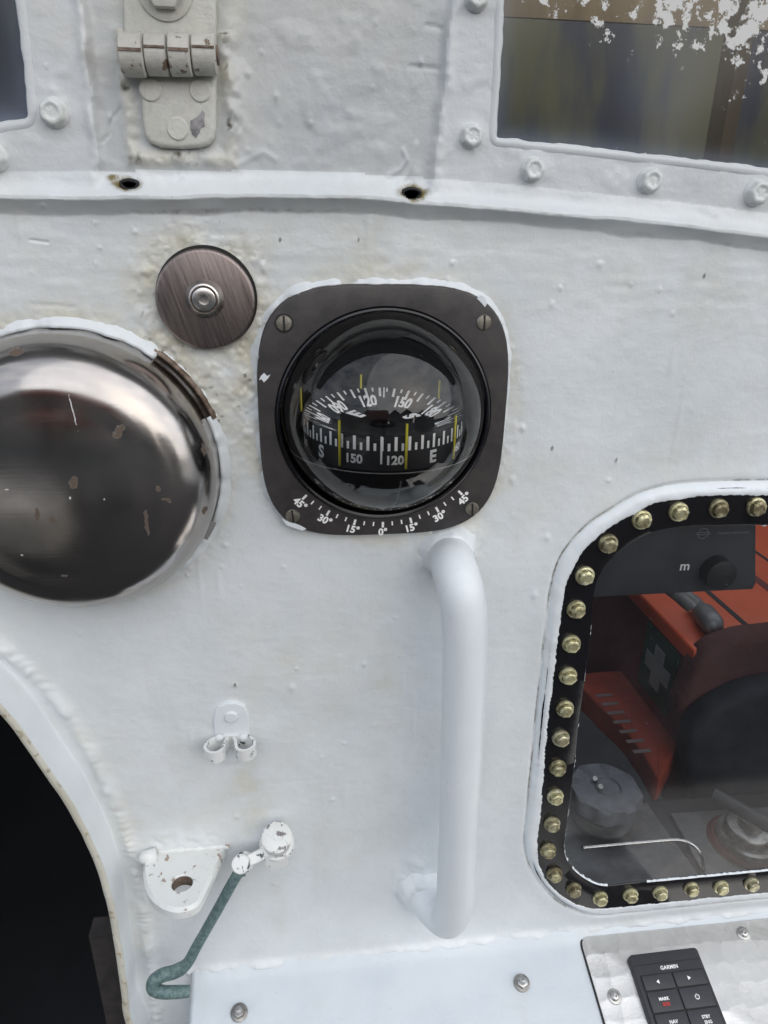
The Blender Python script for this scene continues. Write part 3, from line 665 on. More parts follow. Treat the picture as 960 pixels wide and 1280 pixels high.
# ragged paint left along the glass edge
G = Geo()
for i in range(0, NT - 4):
    a = TH[i]; q = mnoise.noise(Vector((math.cos(a) * 9, math.sin(a) * 9, 5))); bot = -2.45 < a < -1.0; tp = 1.6 < a < 2.0; lf = (2.5 < a) or (a < -2.45)
    if (bot and q > -.10) or (tp and q > .12) or (lf and q > .30):
        w = .0002 + .0012 * max(0, mnoise.noise(Vector((math.cos(a) * 60, math.sin(a) * 60, 2))) + .35)
        pts = [(R_I[i] + .0003, .0041), (R_I[i] - w, .0030), (R_I[i] - w, .0026)]; pts2 = [(R_I[i + 1] + .0003, .0041), (R_I[i + 1] - w, .0030), (R_I[i + 1] - w, .0026)]
        vs = [(wc.x + r * math.cos(t), -d, wc.y + r * math.sin(t)) for t, pp in ((TH[i], pts), (TH[i + 1], pts2)) for r, d in pp]
        G.add(vs, [(0, 1, 4, 3), (1, 2, 5, 4)])
if G.v: o = mobj('paint_residue', G.v, G.f, 'bright_paint', win_b, smooth=False); o['kind'] = 'stuff'
# bolts with flange and hexagon head, yellow passivated
def flange_bolt_mesh(var):
    bm = lathe([(.0, -.001), (.0066, -.001), (.0066, .0007), (.0063, .0013), (.0052, .0018), (.0050, .0018)], 40)
    r = .0045; a0 = var
    lay = [(r, .0015), (r, .0046), (r * .9, .0053), (r * .62, .0055), (r * .58, .0051), (0, .0051)]
    rr = []
    for i, (s, z) in enumerate(lay):
        if s == 0: rr.append([bm.verts.new((0, 0, z))]); continue
        ring = []
        for k in range(24):
            a = 2 * PI * k / 24; hx_ = 1 / math.cos((a % (PI / 3)) - PI / 6) if i < 2 else 1.0
            ring.append(bm.verts.new((s * hx_ * math.cos(a + a0), s * hx_ * math.sin(a + a0), z)))
        rr.append(ring)
    for A, B in zip(rr, rr[1:]):
        for k in range(24):
            j = (k + 1) % 24
            if len(B) == 1: bm.faces.new((A[k], A[j], B[0]))
            else: bm.faces.new((A[k], A[j], B[j], B[k]))
    bmesh.ops.recalc_face_normals(bm, faces=bm.faces[:]); me = bpy.data.meshes.new('bolt'); bm.to_mesh(me); bm.free()
    me.polygons.foreach_set('use_smooth', [True] * len(me.polygons)); me.set_sharp_from_angle(angle=math.radians(35)); me.materials.append(MATS['zinc_yellow' if var < .5 else 'zinc_dirty']); return me
bolt_me = [flange_bolt_mesh(.1), flange_bolt_mesh(.45), flange_bolt_mesh(.8)]
BOLTS = [(803, 651), (849, 641), (899, 637), (946, 635), (994, 634), (761, 681), (732, 721), (721, 763), (715, 806), (711, 846), (707, 887), (702, 924), (698, 961), (695, 997), (691, 1031), (686, 1064), (694, 1094), (718, 1113), (751, 1124), (789, 1120), (826, 1117), (865, 1112), (902, 1110), (940, 1106), (980, 1103), (1020, 1100)]
_mid = [(R_O[i] + R_I[i]) / 2 for i in range(NT)]
_seq = [Vector((wc.x + _mid[i] * math.cos(TH[i]), 0, wc.y + _mid[i] * math.sin(TH[i]))) for i in range(NT)]
_run = 0; _px = P(1040, 900).x; _last = None
for i in range(int(NT * .30), int(NT * .78)):            # the far side of the frame carries bolts too
    p = _seq[i]
    if p.x < _px: continue
    if _last is None or (p - _last).length > .0185:
        _last = p; o = bpy.data.objects.new('bolt', bolt_me[i % 3]); COL.objects.link(o); o.parent = win_b
        m = Matrix(((1, 0, 0, p.x), (0, 0, -1, -.0045), (0, 1, 0, p.z), (0, 0, 0, 1))) @ Matrix.Rotation(random.uniform(0, 1), 4, 'Z'); m.translation = m.translation - origin_of(win_b); o.matrix_basis = m
for i, (a, b) in enumerate(BOLTS):
    o = bpy.data.objects.new('bolt', bolt_me[(i * 7) % 3 if i % 4 else 0]); COL.objects.link(o); o.parent = win_b
    m = WF(a - 1, b - 1.5, .0045, random.uniform(0, 1)) @ Matrix.Rotation(random.uniform(-.07, .07), 4, 'X') @ Matrix.Rotation(random.uniform(-.07, .07), 4, 'Y'); m.translation = m.translation - origin_of(win_b); o.matrix_basis = m

# doorway coaming, drain holes ---------------------------------------
path = [(x, z, 0) for x, z in densify(DOOR, .004, False)]
nd = len(path); wob = [mnoise.noise(Vector((p[0] * 60, p[1] * 60, 0))) * .0006 for p in path]
v, f = sweep(path, lambda i: [(-.004, -.002), (-.0006, -.0005), (0 + wob[i], .003), (wob[i], .014), (wob[i], LIPD - .0006)])
mobj('coaming', v, f, 'white_paint', wheelhouse, smooth='full')
v, f = sweep(path, lambda i: [(wob[i] - .0001, LIPD - .0012), (wob[i] + .0004, LIPD), (wob[i] * .5 + .0025, LIPD + .0003 + wob[i] * .6), (.0045 + wob[i], LIPD - .0002), (.0052, LIPD - .0015), (.0052, .012), (.0052, -.02)])
mobj('coaming_lip', v, f, 'lip_paint', wheelhouse, smooth='full', label='bare worn front edge of the doorway coaming')
for a, b, r, ry in HOLES:
    q = P(a, b, .0055); m_ = PXM(a, b); pth = [(q.x + (r + .4) * m_ * math.cos(2 * PI * k / 40) * (1 + .10 * math.sin(2 * PI * k / 40 * 3)), q.z + (ry + .4) * m_ * math.sin(2 * PI * k / 40), .0055) for k in range(40)]
    v, f = sweep(pth, [(-.0012, -.0025), (-.0004, .0000), (.0004, -.0002), (.0007, -.0012), (.0008, -.02)], True); n = len(v); 
    o = mobj('drain_hole', v + [(q.x, .016, q.z)], f + [(i * 5 + 4, ((i + 1) % 40) * 5 + 4, n) for i in range(40)], 'black_matte', wheelhouse, smooth='full')
# the cabin behind the wall -------------------------------------------
def box(x0, x1, y0, y1, z0, z1):
    bm = bmesh.new(); bmesh.ops.create_cube(bm, size=1); bm.transform(Matrix.Translation(((x0 + x1) / 2, (y0 + y1) / 2, (z0 + z1) / 2)) @ Matrix.Diagonal((x1 - x0, y1 - y0, z1 - z0, 1))); return bm
XP = P(420, 900).x
for nm, bb, mt in (('cabin_floor', (-1.25, 2.6, .03, 1.9, .60, .63), 'cabin_dark'), ('back_wall', (-1.25, 2.6, 1.87, 1.9, .63, 2.95), 'cabin_reflections'), ('side_wall', (-1.25, -1.22, .03, 1.87, .63, 2.25), 'cabin_dark'),
                   ('side_wall', (2.57, 2.6, .03, 1.87, .63, 2.95), 'cabin_dark'), ('partition', (XP, XP + .02, .075, 1.2, .63, 1.62), 'black_matte'), ('roof_panel', (-1.3, 1.3, .0, .10, 2.25, 2.3), 'cabin_dark'), ('roof_panel', (-1.3, -.2, .10, 1.9, 2.25, 2.3), 'cabin_dark'), ('shade_eave', (-1.3, 1.3, -.15, .0, 1.98, 2.02), 'white_paint')):  # unseen eave added to shade the upper wall; roof left open for light
    bobj(nm, box(*bb), mt, wheelhouse)
q = P(152, 1220, -.01)
bobj('door_panel', box(q.x - .020, q.x + .05, .012, .028, .65, P(146, 1155, -.02).z), 'dark_board', wheelhouse)
# wooden frames inside seen through the upper right window
for (x0, y0_, x1, y1_, w, mt, dep) in ((925, -40, 906, 200, 9, 'ochre_wood', .35),):
    a, b = P(x0, y0_, -dep), P(x1, y1_, -dep); m_ = (P(x0 + w, y0_, -dep) - a).length
    bobj('wooden_post', box(b.x - m_, b.x + m_, dep, dep + .03, P(x1, 330, -dep).z, 2.25), mt, wheelhouse)
a, b = P(560, 14, -.9), P(1100, 30, -.9)
bobj('wooden_beam', box(P(540, 0, -.9).x, P(1300, 0, -.9).x, .9, .908, P(700, 24, -.9).z, P(700, -80, -.9).z), 'ochre_wood', wheelhouse)

# ------------------------------------------------------------------ the compass
comp = thing('bulkhead_compass', 'black bulkhead compass with a glass dome, white dial figures and yellow lubber lines', 'compass', COMP)
CF = WF(479, 519, 0)                         # local x right, y up, z out
def T(m, x, y, z): return m @ Vector((x, y, z))
BA, BB = .0725, .0745
def bez(k=1.0, n=3.7, seg=120):
    out = []
    for i in range(seg):
        a = 2 * PI * i / seg; c, s = math.cos(a), math.sin(a); r = (abs(c / BA) ** n + abs(s / BB) ** n) ** (-1 / n); out.append((r * c * k, r * s * k))
    return out
BT = .0075; RD = .0605; RS = .0585
bm = bmesh.new(); o1 = bez(); seg = len(o1)
lay = [[(x, y, -.001) for x, y in o1], [(x, y, BT - .0012) for x, y in o1], [(x * .993, y * .993, BT - .0003) for x, y in o1], [(x * .982, y * .982, BT) for x, y in o1],
       [((RD + .0030) * math.cos(2 * PI * i / seg), (RD + .0030) * math.sin(2 * PI * i / seg), BT) for i in range(seg)], [((RD + .0022) * math.cos(2 * PI * i / seg), (RD + .0022) * math.sin(2 * PI * i / seg), BT - .0012) for i in range(seg)], [((RD + .0022) * math.cos(2 * PI * i / seg), (RD + .0022) * math.sin(2 * PI * i / seg), -.006) for i in range(seg)]]
rr = [[bm.verts.new(p) for p in r] for r in lay]
for A, B in zip(rr, rr[1:]):
    for i in range(seg): j = (i + 1) % seg; bm.faces.new((A[i], A[j], B[j], B[i]))
bobj('bezel', bm, 'dark_board', comp, mtx=CF)
# paint crust left round the bezel
pth = [(T(CF, x, y, 0).x, T(CF, x, y, 0).z, 0) for x, y in bez(1.0, seg=260)]; pth = orient(pth)
cr = [max(0, mnoise.fractal(Vector((p[0] * 70, p[1] * 70, 2)), 1, 2, 4) * 1.0 + .35) for p in pth]
cr = [c * (1.0 if p[1] > COMP.z + .03 or p[0] < COMP.x - .05 else .45) for c, p in zip(cr, pth)]
v, f = sweep(pth, lambda i: [(-.0036 - .0016 * cr[i], -.001), (-.0020 - .0006 * cr[i], .0014 * cr[i]), (-.0008, .0042 * cr[i]), (-.0001 + .0012 * max(0, cr[i] - .4), .0080 * cr[i]), (.0006, .001)], True)
o = mobj('paint_crust', v, f, 'white_paint', comp, smooth='full', label='ragged paint crust round the bezel edge')
bobj('rim', lathe([(RD + .0024, -.004), (RD + .0024, BT - .001), (RD + .0020, BT + .0010), (RD + .0010, BT + .0016), (RD - .0001, BT + .0012), (RD - .0007, BT + .0002), (RD - .0009, -.006)], 128), 'black_gloss', comp, mtx=CF)
ZC = -.0045; CD = CF @ Matrix.Translation((0, .0022, 0))                                    # dome centre in front of the wall
prof = [(RD * math.sin(a), ZC + RD * math.cos(a)) for a in np.linspace(0, PI / 2 + .02, 40)]; prof[0] = (0, prof[0][1])
bobj('glass_dome', lathe(prof, 128), 'dome_glass', comp, smooth='full', mtx=CD)
prof = [((RD - .0012) * math.sin(a), ZC - (RD - .0012) * math.cos(a)) for a in np.linspace(0, PI / 2 + .02, 24)]; prof[0] = (0, prof[0][1])
bobj('bowl', lathe(prof, 96), 'dial_black', comp, smooth='full', mtx=CD)
# card: a dished ring on top and an upright band in front
RC = .0468; CX = 0.0; CZ = P(479, 516, 0).z - COMP.z; BH = .0200
def top(r, phi, lift=.0): k = (RC - r) / .011; return T(CF, CX + r * math.sin(phi), CZ - .0050 * min(k, 1.4) + lift + .0042 * max(0, math.cos(phi)) ** 2 * r / RC, -r * math.cos(phi))
def band(psi, z, r=RC): return T(CF, CX + r * math.sin(psi), CZ + z, r * math.cos(psi))
v = []; f = []; n = 96
for r in (RC, RC - .011, .03, .008): v += [top(r, 2 * PI * i / n) for i in range(n)]
for k in range(3): f += [(k * n + i, k * n + (i + 1) % n, (k + 1) * n + (i + 1) % n, (k + 1) * n + i) for i in range(n)]
b0 = len(v); v += [band(2 * PI * i / n, 0) for i in range(n)] + [band(2 * PI * i / n, -BH) for i in range(n)] + [band(2 * PI * i / n, -BH - .006, RC * .55) for i in range(n)]
for k in range(2): f += [(b0 + k * n + i, b0 + k * n + (i + 1) % n, b0 + (k + 1) * n + (i + 1) % n, b0 + (k + 1) * n + i) for i in range(n)]
card = mobj('dial_card', v, f, 'dial_black', comp)
G = Geo(); LT = .0004
def strip(fn, a0, a1, w):                    # fn(t, side)
    G.add([fn(a0, -w), fn(a0, w), fn(a1, w), fn(a1, -w)], [(0, 1, 2, 3)])
PH0 = math.radians(-8)                       # where 120 stands on the far rim
for k in range(-24, 25):
    phi = PH0 + math.radians(5 * k * 1.2)
    if abs(phi) > math.radians(118): continue
    ln = .0072 if k % 2 == 0 else .0032; w = .00078 if k % 2 == 0 else .0006
    strip(lambda r, s, phi=phi: top(r, phi + s / r, LT), RC - .0003, RC - .0003 - ln, w)
strip(lambda r, s: top(r, math.radians(7.5) + s / r, LT), RC, RC - .0085, .0005)
for t, dg in (('060', -60), ('090', -30), ('120', 0), ('150', 30), ('180', 60), ('210', 90), ('030', -90)):
    phi = PH0 + math.radians(dg * 1.2); G.text(t, .0062, lambda a, b, phi=phi: top(RC - .0110 + b * 1.6, phi + a / (RC - .0106), LT), .045)
for t, dg in (('E', -30), ('S', 60)):
    phi = PH0 + math.radians(dg * 1.2); G.text(t, .0100, lambda a, b, phi=phi: top(RC - .0235 + b * 1.3, phi * .86 + a / (RC - .0235), LT), .055)
PS0 = math.radians(1.5); SP = 27.5 / 30
for k in range(-20, 21):
    psi = PS0 + math.radians(5 * k * SP)
    if abs(psi) > math.radians(88): continue
    ln = .0078 if k % 2 == 0 else .0042; w = .00082 if k % 2 == 0 else .00072
    strip(lambda z, s, psi=psi: band(psi + s / RC, z, RC + LT), -.0008 - (.0078 - ln), -.0086, w)
strip(lambda z, s: band(math.radians(-8) + s / RC, z, RC + LT), -.0005, -.0160, .00055)
for t, dg, sz in (('060', 60, .0054), ('E', 30, .0074), ('120', 0, .0054), ('150', -30, .0054), ('S', -60, .0076), ('030', 86, .0044), ('210', -88, .0044)):
    psi = PS0 + math.radians(dg * SP); G.text(t, sz, lambda a, b, psi=psi: band(psi + a / RC, -.0138 + b, RC + LT), .04)
G.obj('figures', 'print_white', card)
# lubber pins standing round the card, and the lines on the dome
def pin(a, y0, y1, rad, w=.00075):
    p0, p1 = T(CF, CX + rad * math.sin(a), CZ + y0, rad * math.cos(a)), T(CF, CX + rad * math.sin(a), CZ + y1, rad * math.cos(a))
    bobj('lubber_line', tube([p0, p1], w, 8), 'print_yellow', comp)
for a in (-35, 7.5, 46): pin(math.radians(a), .0070, -.0180, .0497)
for a in (180 + 74, 180 + 10, 180 - 52): pin(math.radians(a), .0125, -.002, .0500)
RL = RD - .0008
def onball(y, a): r = math.sqrt(max(RL ** 2 - (y) ** 2, 0)); return T(CD, r * math.sin(a), y, ZC + r * math.cos(a))
yl = -.0205
bobj('dome_line', tube([onball(yl, math.radians(a)) for a in range(-84, 85, 4)], .00032, 6), 'print_white', comp)
bobj('dome_line', tube([onball(y, math.radians(4.5)) for y in np.linspace(-.026, -.0560, 14)], .0005, 6), 'print_white', comp)
for pts_ in (((330, 466), (334, 470), (338, 468), (335, 473), (330, 478), (327, 474), (324, 475), (326, 470)), ((352, 648), (358, 651), (366, 653), (376, 657), (383, 661), (378, 663), (368, 660), (358, 656)), ((596, 373), (601, 369), (606, 372), (609, 379), (606, 384), (602, 379))):
    inv_ = CF.inverted(); bobj('paint_chip', prism([((inv_ @ P(a, b, BT)).x, (inv_ @ P(a, b, BT)).y) for a, b in pts_], BT - .0006, BT + .0003), 'bright_paint', comp, smooth=False, mtx=CF)
# degree scale on the bezel
G = Geo(); C0 = math.radians(-90)
def bz(r, a): return T(CF, r * math.cos(a), r * math.sin(a), BT + .00015)
for k in range(-9, 10):
    a = C0 + math.radians(k * 5); big = k % 3 == 0
    r0, r1, w = (RS + .0070, RS + .0108, .00072) if big else (RS + .0070, RS + .0098, .00045)
    strip(lambda r, s, a=a: bz(r, a + s / r), r0, r1, w)
for k in (-45, -30, -15, 0, 15, 30, 45):
    a = C0 + math.radians(k * .985); rt = RS + .0136
    cx_, cy_ = rt * math.cos(a), rt * math.sin(a); rot = math.radians(k)
    G.text(f'{abs(k)}°', .0052, lambda u, w_, cx_=cx_, cy_=cy_, rot=rot: T(CF, cx_ + u * math.cos(rot) - w_ * math.sin(rot), cy_ + u * math.sin(rot) + w_ * math.cos(rot), BT + .00015), .04)
G.obj('degree_scale', 'print_white', comp)
for (a, b, rt) in ((355, 404, .03), (605, 403, .03), (366, 645, .08), (590, 636, .05)):
    q = WF(a, b, BT); s = part_empty('screw', q.translation, comp)
    r = .0043
    bobj('head', lathe([(r, -.001), (r, .0003), (r * .9, .0008), (r * .5, .0011), (0, .0012)], 32), 'brass_dull', s, mtx=q)
    bobj('slot', box(-.00055, .00055, -r * .93, r * .93, .0004, .00128), 'black_matte', s, mtx=q @ Matrix.Rotation(rt, 4, 'Z'))
bobj('washer_ring', lathe([(.0, -.0002), (.0052, -.0002), (.0052, .0002), (.0, .0002)], 32), 'black_matte', comp, mtx=WF(355, 404, BT))

# ------------------------------------------------------------------ polished cover and round disc
RCV = .0803; cq = WF(98, 587, 0)
cover = thing('steel_cover', 'big polished stainless steel dome cover cut by the left edge, stained with rust spots', 'cover', cq.translation)
fr = .030; Hc = .042
prof = [(RCV + .004, -.001), (RCV + .0035, .0015), (RCV + .0005, .0025), (RCV, .006), (RCV - .0004, Hc - fr)]
for k in range(1, 13): a = PI / 2 * k / 12; prof.append((RCV - fr + fr * math.cos(a) - .0004, Hc - fr + fr * math.sin(a)))
for k in range(1, 9): r = (RCV - fr) * (1 - k / 8); prof.append((r, Hc + .0045 * (1 - (r / (RCV - fr)) ** 2)))
bobj('shell', lathe(prof, 160), 'polished_steel', cover, smooth='full', mtx=cq)
# broken paint fillet round the foot
pth = [(cq.translation.x + (RCV + .0045) * math.cos(2 * PI * k / 300), cq.translation.z + (RCV + .0045) * math.sin(2 * PI * k / 300), 0) for k in range(300)]
def gap(i): a = math.degrees(2 * PI * i / 300); return 1 - (1 if 22 < a < 52 else 0)
w = [max(.15, .7 + mnoise.fractal(Vector((p[0] * 60, p[1] * 60, 6)), 1, 2, 4) * .7) * gap(i) for i, p in enumerate(pth)]
v, f = sweep(pth, lambda i: [(-.003 - .0015 * w[i], -.0015), (-.0018, .0006 * w[i]), (-.0002, .0026 * w[i]), (.0022, .0050 * w[i]), (.0039, .0058 * w[i]), (.0046, -.001)], True)
mobj('paint_fillet', v, f, 'white_paint', cover, smooth='full')
v, f = sweep(pth[17:46], lambda i: [(-.0016 - .0022 * mnoise.noise(Vector((i * .35, 0, 0))), -.0016), (-.0012, .0010), (-.0002, .0026 + .0010 * mnoise.noise(Vector((i * .5, 3, 0)))), (.0012, .0026), (.0014, -.001)])
mobj('bare_seal', v, f, 'hinge_rust', cover, smooth='full', label='bare brown seal where the paint has broken away')

dq = WF(258, 374, 0)
disc = thing('blanking_disc', 'brown brushed metal disc with a centre screw beside the compass', 'disc', dq.translation)
R_ = .0260
bobj('gasket', lathe([(R_ + .0004, -.002), (R_ + .0008, .0016), (0, .0016)], 96), 'gasket_black', disc, mtx=WF(259, 372, 0))
bobj('plate', lathe([(R_ - .0004, .0016), (R_, .0020), (R_, .0048), (R_ - .0007, .0056), (R_ - .0016, .0059), (0, .0060)], 128), 'brushed_bronze', disc, mtx=dq)
dq2 = WF(256, 373.5, .006)
bobj('bushing', lathe([(.0102, -.0003), (.0100, .0004), (.0090, .0016), (.0080, .0038), (.0072, .0042), (.0069, .0040), (.0069, .0010), (0, .001)], 64), 'steel', disc, mtx=dq2)
sc = part_empty('screw', dq2.translation, disc)
bobj('head', lathe([(.0064, .001), (.0064, .0040), (.0061, .0047), (.0055, .0050), (.0030, .0050), (.0027, .0046), (.0026, .0022), (0, .0018)], 48), 'steel', sc, mtx=dq2)
bobj('socket_ring', lathe([(.0066, .003), (.0070, .0043), (.0066, .0043)], 48), 'hinge_rust', sc, mtx=dq2)

# ------------------------------------------------------------------ grab handle
hd = thing('grab_handle', 'thick white painted vertical grab handle below the compass', 'handle', P(560, 688))
HD = .052; HR = .0142
ctl = [P(560, 690, -.004), P(563, 697, .010), P(568, 711, .024), P(576, 740, .0345), P(580.5, 778, .0375), P(581, 830, .038), P(578, 930, .038), P(574, 1030, .038), P(571, 1085, .0378), P(568, 1126, .036), P(560, 1147, .030), P(545, 1138, .018), P(531, 1120, .006), P(522, 1107, -.006), P(512, 1093, -.024)]
sp = smooth_path(ctl, 10)
bobj('bar', tube(sp, [HR * (1 + .012 * mnoise.noise(p * 60)) for p in sp], 40), 'bright_paint', hd, smooth='full')
for (a, b, r0, k) in ((560, 689, .0225, 1.0), (523, 1109, .0215, .9)):
    bm = lathe([(r0, -.002), (r0 * .95, .0006), (r0 * .86, .0024), (r0 * .78, .0050), (r0 * .70, .0085), (.0136, .0105), (.0115, .0116), (0, .0118)], 72)
    for vv in bm.verts:
        nn = mnoise.fractal(Vector((vv.co.x * 90, vv.co.y * 90, a)), 1, 2, 3); q = 1 + nn * .08; vv.co.x *= q; vv.co.y *= q; vv.co.z *= 1 + nn * .2
    bobj('weld_collar', bm, 'white_paint', hd, smooth='full', mtx=WF(a, b, 0))

# ------------------------------------------------------------------ hinge at the top
hq = WF(222, 130, .0)
hin = thing('hinge', 'old painted four knuckle hinge with a bare chip on its lower leaf', 'hinge', hq.translation)
def wall_outline(pts, d, q): 
    inv = q.inverted(); return [((inv @ P(a, b, d)).x, (inv @ P(a, b, d)).y) for a, b in pts]
lowl = wall_outline([(176, 84), (270, 84), (270, 120), (270, 160), (268, 172), (262, 180), (250, 184), (225, 186), (200, 184), (186, 178), (180, 168), (177, 150), (176, 120)], .006, hq)
lo = bobj('leaf', prism(lowl, -.001, .0058, .0022, seg=3), 'old_paint', hin, mtx=hq)
upl = wall_outline([(153, -60), (269, -60), (271, 30), (270, 56), (156, 56), (153, 30)], .005, hq)
uo = bobj('leaf', prism(upl, -.001, .0050, .0018, seg=3), 'old_paint', hin, mtx=hq)
for a, b in ((188, 112), (250, 113), (222, 161)): bobj('rivet', lathe([(.0052, -.001), (.0052, .0003), (.0046, .0008), (0, .0008)], 28), 'old_paint', lo, mtx=WF(a, b, .0058))
chip = wall_outline([(238, 151), (243, 148), (249, 144), (253, 138), (256, 141), (255, 150), (256, 158), (251, 160), (249, 166), (245, 172), (240, 168), (238, 160)], .0061, hq)
bobj('bare_patch', prism(chip, .0050, .0061), 'bare_metal', lo, smooth=False, mtx=hq)
kn = [(151, 181.5), (182.5, 210.5), (212, 239.5), (241, 271)]
for i, (a, b) in enumerate(kn):
    rr_ = (.0090, .0086, .0089, .0085)[i]; dd = (.0112, .0106, .0112, .0108)[i]
    p0, p1 = P(a, 68, dd), P(b, 69, dd); p1.z = p0.z
    n_ = 24; ring = []
    bm = bmesh.new(); Ls = (p1 - p0).length; A = []
    for t, sc_ in ((0, .90), (.06, 1), (.94, 1), (1, .90)):
        A.append([bm.verts.new((p0.x + Ls * t, p0.y - rr_ * sc_ * (1.0 if abs(math.cos(2 * PI * k / n_)) < .7 else .96) * math.cos(2 * PI * k / n_), p0.z + rr_ * sc_ * (1 + .05 * mnoise.noise(Vector((k * .7, i * 3, t * 2)))) * math.sin(2 * PI * k / n_))) for k in range(n_)])
    for R1, R2 in zip(A, A[1:]):
        for k in range(n_): j = (k + 1) % n_; bm.faces.new((R1[k], R1[j], R2[j], R2[k]))
    bm.faces.new(A[0]); bm.faces.new(A[-1])
    ko = bobj('knuckle', bm, 'hinge_steel', hin)
    # the dark seam where the wrapped leaf closes on itself
    bobj('seam', box(p0.x + .0004, p1.x - .0004, p0.y - rr_ * 1.015, p0.y - rr_ * .8, p0.z - .0003 + (.0018 if i % 2 else .0004), p0.z + (.0024 if i % 2 else .0014)), 'hinge_rust', ko)
bobj('pin', tube([P(149, 68, .012), P(273.5, 69, .012)], .0042, 16), 'hinge_rust', hin)
bobj('rust_line', box(P(160, 52, .005).x, P(268, 52, .005).x, -.0066, -.003, P(200, 53, .006).z, P(200, 46, .006).z), 'hinge_rust', hin)
nutq = WF(206, -13, .005); nb = prism(hexring(.0092), -.001, .0065, .001); bobj('nut', nb, 'old_paint', hin, mtx=nutq)
bobj('washer', lathe([(.0125, -.001), (.0125, .001), (.011, .0016), (0, .0016)], 40), 'old_paint', hin, mtx=nutq)

# ------------------------------------------------------------------ spring clip
sq = WF(289, 918, 0)
clip = thing('spring_clip', 'small white painted spring clip with two curled loops on the wall', 'clip', sq.translation)
base = wall_outline([(270, 948), (268, 920), (266, 900), (270, 886), (281, 879), (295, 878), (306, 883), (311, 895), (312, 920), (311, 940), (303, 950), (289, 955), (276, 953)], .002, sq)
bobj('base_plate', prism(base, -.001, .0024, .0012, seg=3), 'white_paint', clip, mtx=sq)
bobj('screw', lathe([(.0046, 0), (.0046, .0008), (.0038, .0016), (0, .0018)], 24), 'white_paint', clip, mtx=WF(289, 896, .0024))
def band_strip(pts, hh, th):                 # ribbon in plan (x, d), standing hh tall
    bm = bmesh.new(); pts = smooth_path([Vector((a, b, 0)) for a, b in pts], 6); A = []
    for i, p in enumerate(pts):
        t = (pts[min(i + 1, len(pts) - 1)] - pts[max(i - 1, 0)]).normalized(); nn = Vector((-t.y, t.x, 0)) * th / 2
        A.append([bm.verts.new((c.x, s, c.y)) for c, s in ((p + nn, hh / 2), (p - nn, hh / 2), (p - nn, -hh / 2), (p + nn, -hh / 2))])
    for a, b in zip(A, A[1:]):
        for k in range(4): j = (k + 1) % 4; bm.faces.new((a[k], a[j], b[j], b[k]))
    bm.faces.new(A[0]); bm.faces.new(A[-1]); return bm
mm_ = .001
for s in (-1, 1):
    pp = [(0, 3.0), (5, 3.0), (9.5, 3.2), (13.0, 5.5), (16.0, 9.5), (16.4, 13.5), (14.0, 17.5), (9.6, 19), (5.6, 17), (4.0, 12.5), (3.4, 8), (1.8, 4.6)]
    bobj('loop', band_strip([(a * s * mm_, b * mm_) for a, b in pp], .0090, .0019), 'bronze_chipped', clip, mtx=WF(289.5, 922, 0))
    bobj('rivet', lathe([(.0030, 0), (.0028, .0012), (.0016, .0020), (0, .0022)], 20), 'white_paint', clip, mtx=WF(289 + s * 15, 922, .0035))

# ------------------------------------------------------------------ lug with a hole
zl = P(230, 1060).z
lq = PZ(230, 1060, zl)
lug = thing('padeye_lug', 'white horizontal steel lug plate with a round rusty hole', 'lug', lq)
out = [(182, 1062), (179, 1085), (180, 1102), (184, 1117), (193, 1130), (206, 1139), (221, 1143), (236, 1141), (248, 1134), (255, 1122), (263, 1104), (272, 1082), (282, 1058)]
o3 = smooth_path([PZ(a, b, zl) for a, b in out], 5); o3 = [Vector((p.x, min(p.y, .001), zl)) for p in o3]
hc = PZ(228, 1107, zl); hr_ = (PZ(241, 1107, zl) - hc).length
n = len(o3); m = 48
bm = bmesh.new(); th = .0085
def ring3(pts, z): return [bm.verts.new((p[0], p[1], z)) for p in pts]
cen = Vector((hc.x, hc.y, 0)); full = o3 + [Vector((o3[-1].x + (o3[0].x - o3[-1].x) * t, .001, zl)) for t in (.2, .4, .6, .8)]; n = len(full)
hol = []
for p in full: dv = (Vector((p.x, p.y, 0)) - cen).normalized(); hol.append(cen + dv * hr_)
inset = [Vector((p.x, p.y, 0)) + (cen - Vector((p.x, p.y, 0))).normalized() * .0022 for p in full]
R1 = ring3(hol, zl - th); R2 = ring3(hol, zl - .0006); R2b = ring3([h + (h - cen) * .07 for h in hol], zl); R3 = ring3(inset, zl); R4 = ring3(full, zl - .0022); R5 = ring3(full, zl - th + .001); R6 = ring3(inset, zl - th)
for A, B in ((R1, R2), (R2, R2b), (R2b, R3), (R3, R4), (R4, R5), (R5, R6), (R6, R1)):
    for i in range(n): j = (i + 1) % n; bm.faces.new((A[i], A[j], B[j], B[i]))
tilt = Matrix.Translation(lq) @ Matrix.Rotation(math.radians(-4), 4, 'X') @ Matrix.Translation(-lq)
bobj('plate', bm, 'lug_paint', lug, mtx=tilt)
# bore lining, rusty
bm = bmesh.new(); A = [bm.verts.new((cen.x + (hr_ - .0002) * math.cos(2 * PI * k / 40), cen.y + (hr_ - .0002) * math.sin(2 * PI * k / 40), zl - .0010)) for k in range(40)]; B = [bm.verts.new((v_.co.x, v_.co.y, zl - th - .0003)) for v_ in A]
for k in range(40): j = (k + 1) % 40; bm.faces.new((A[k], A[j], B[j], B[k]))
bobj('bore', bm, 'hinge_rust', lug, mtx=tilt)
bobj('stub', tube([P(196, 1068, .006), P(181, 1072, .007), P(175, 1075, .007)], [.0052, .0048, .0034], 18), 'lug_paint', lug, smooth='full')
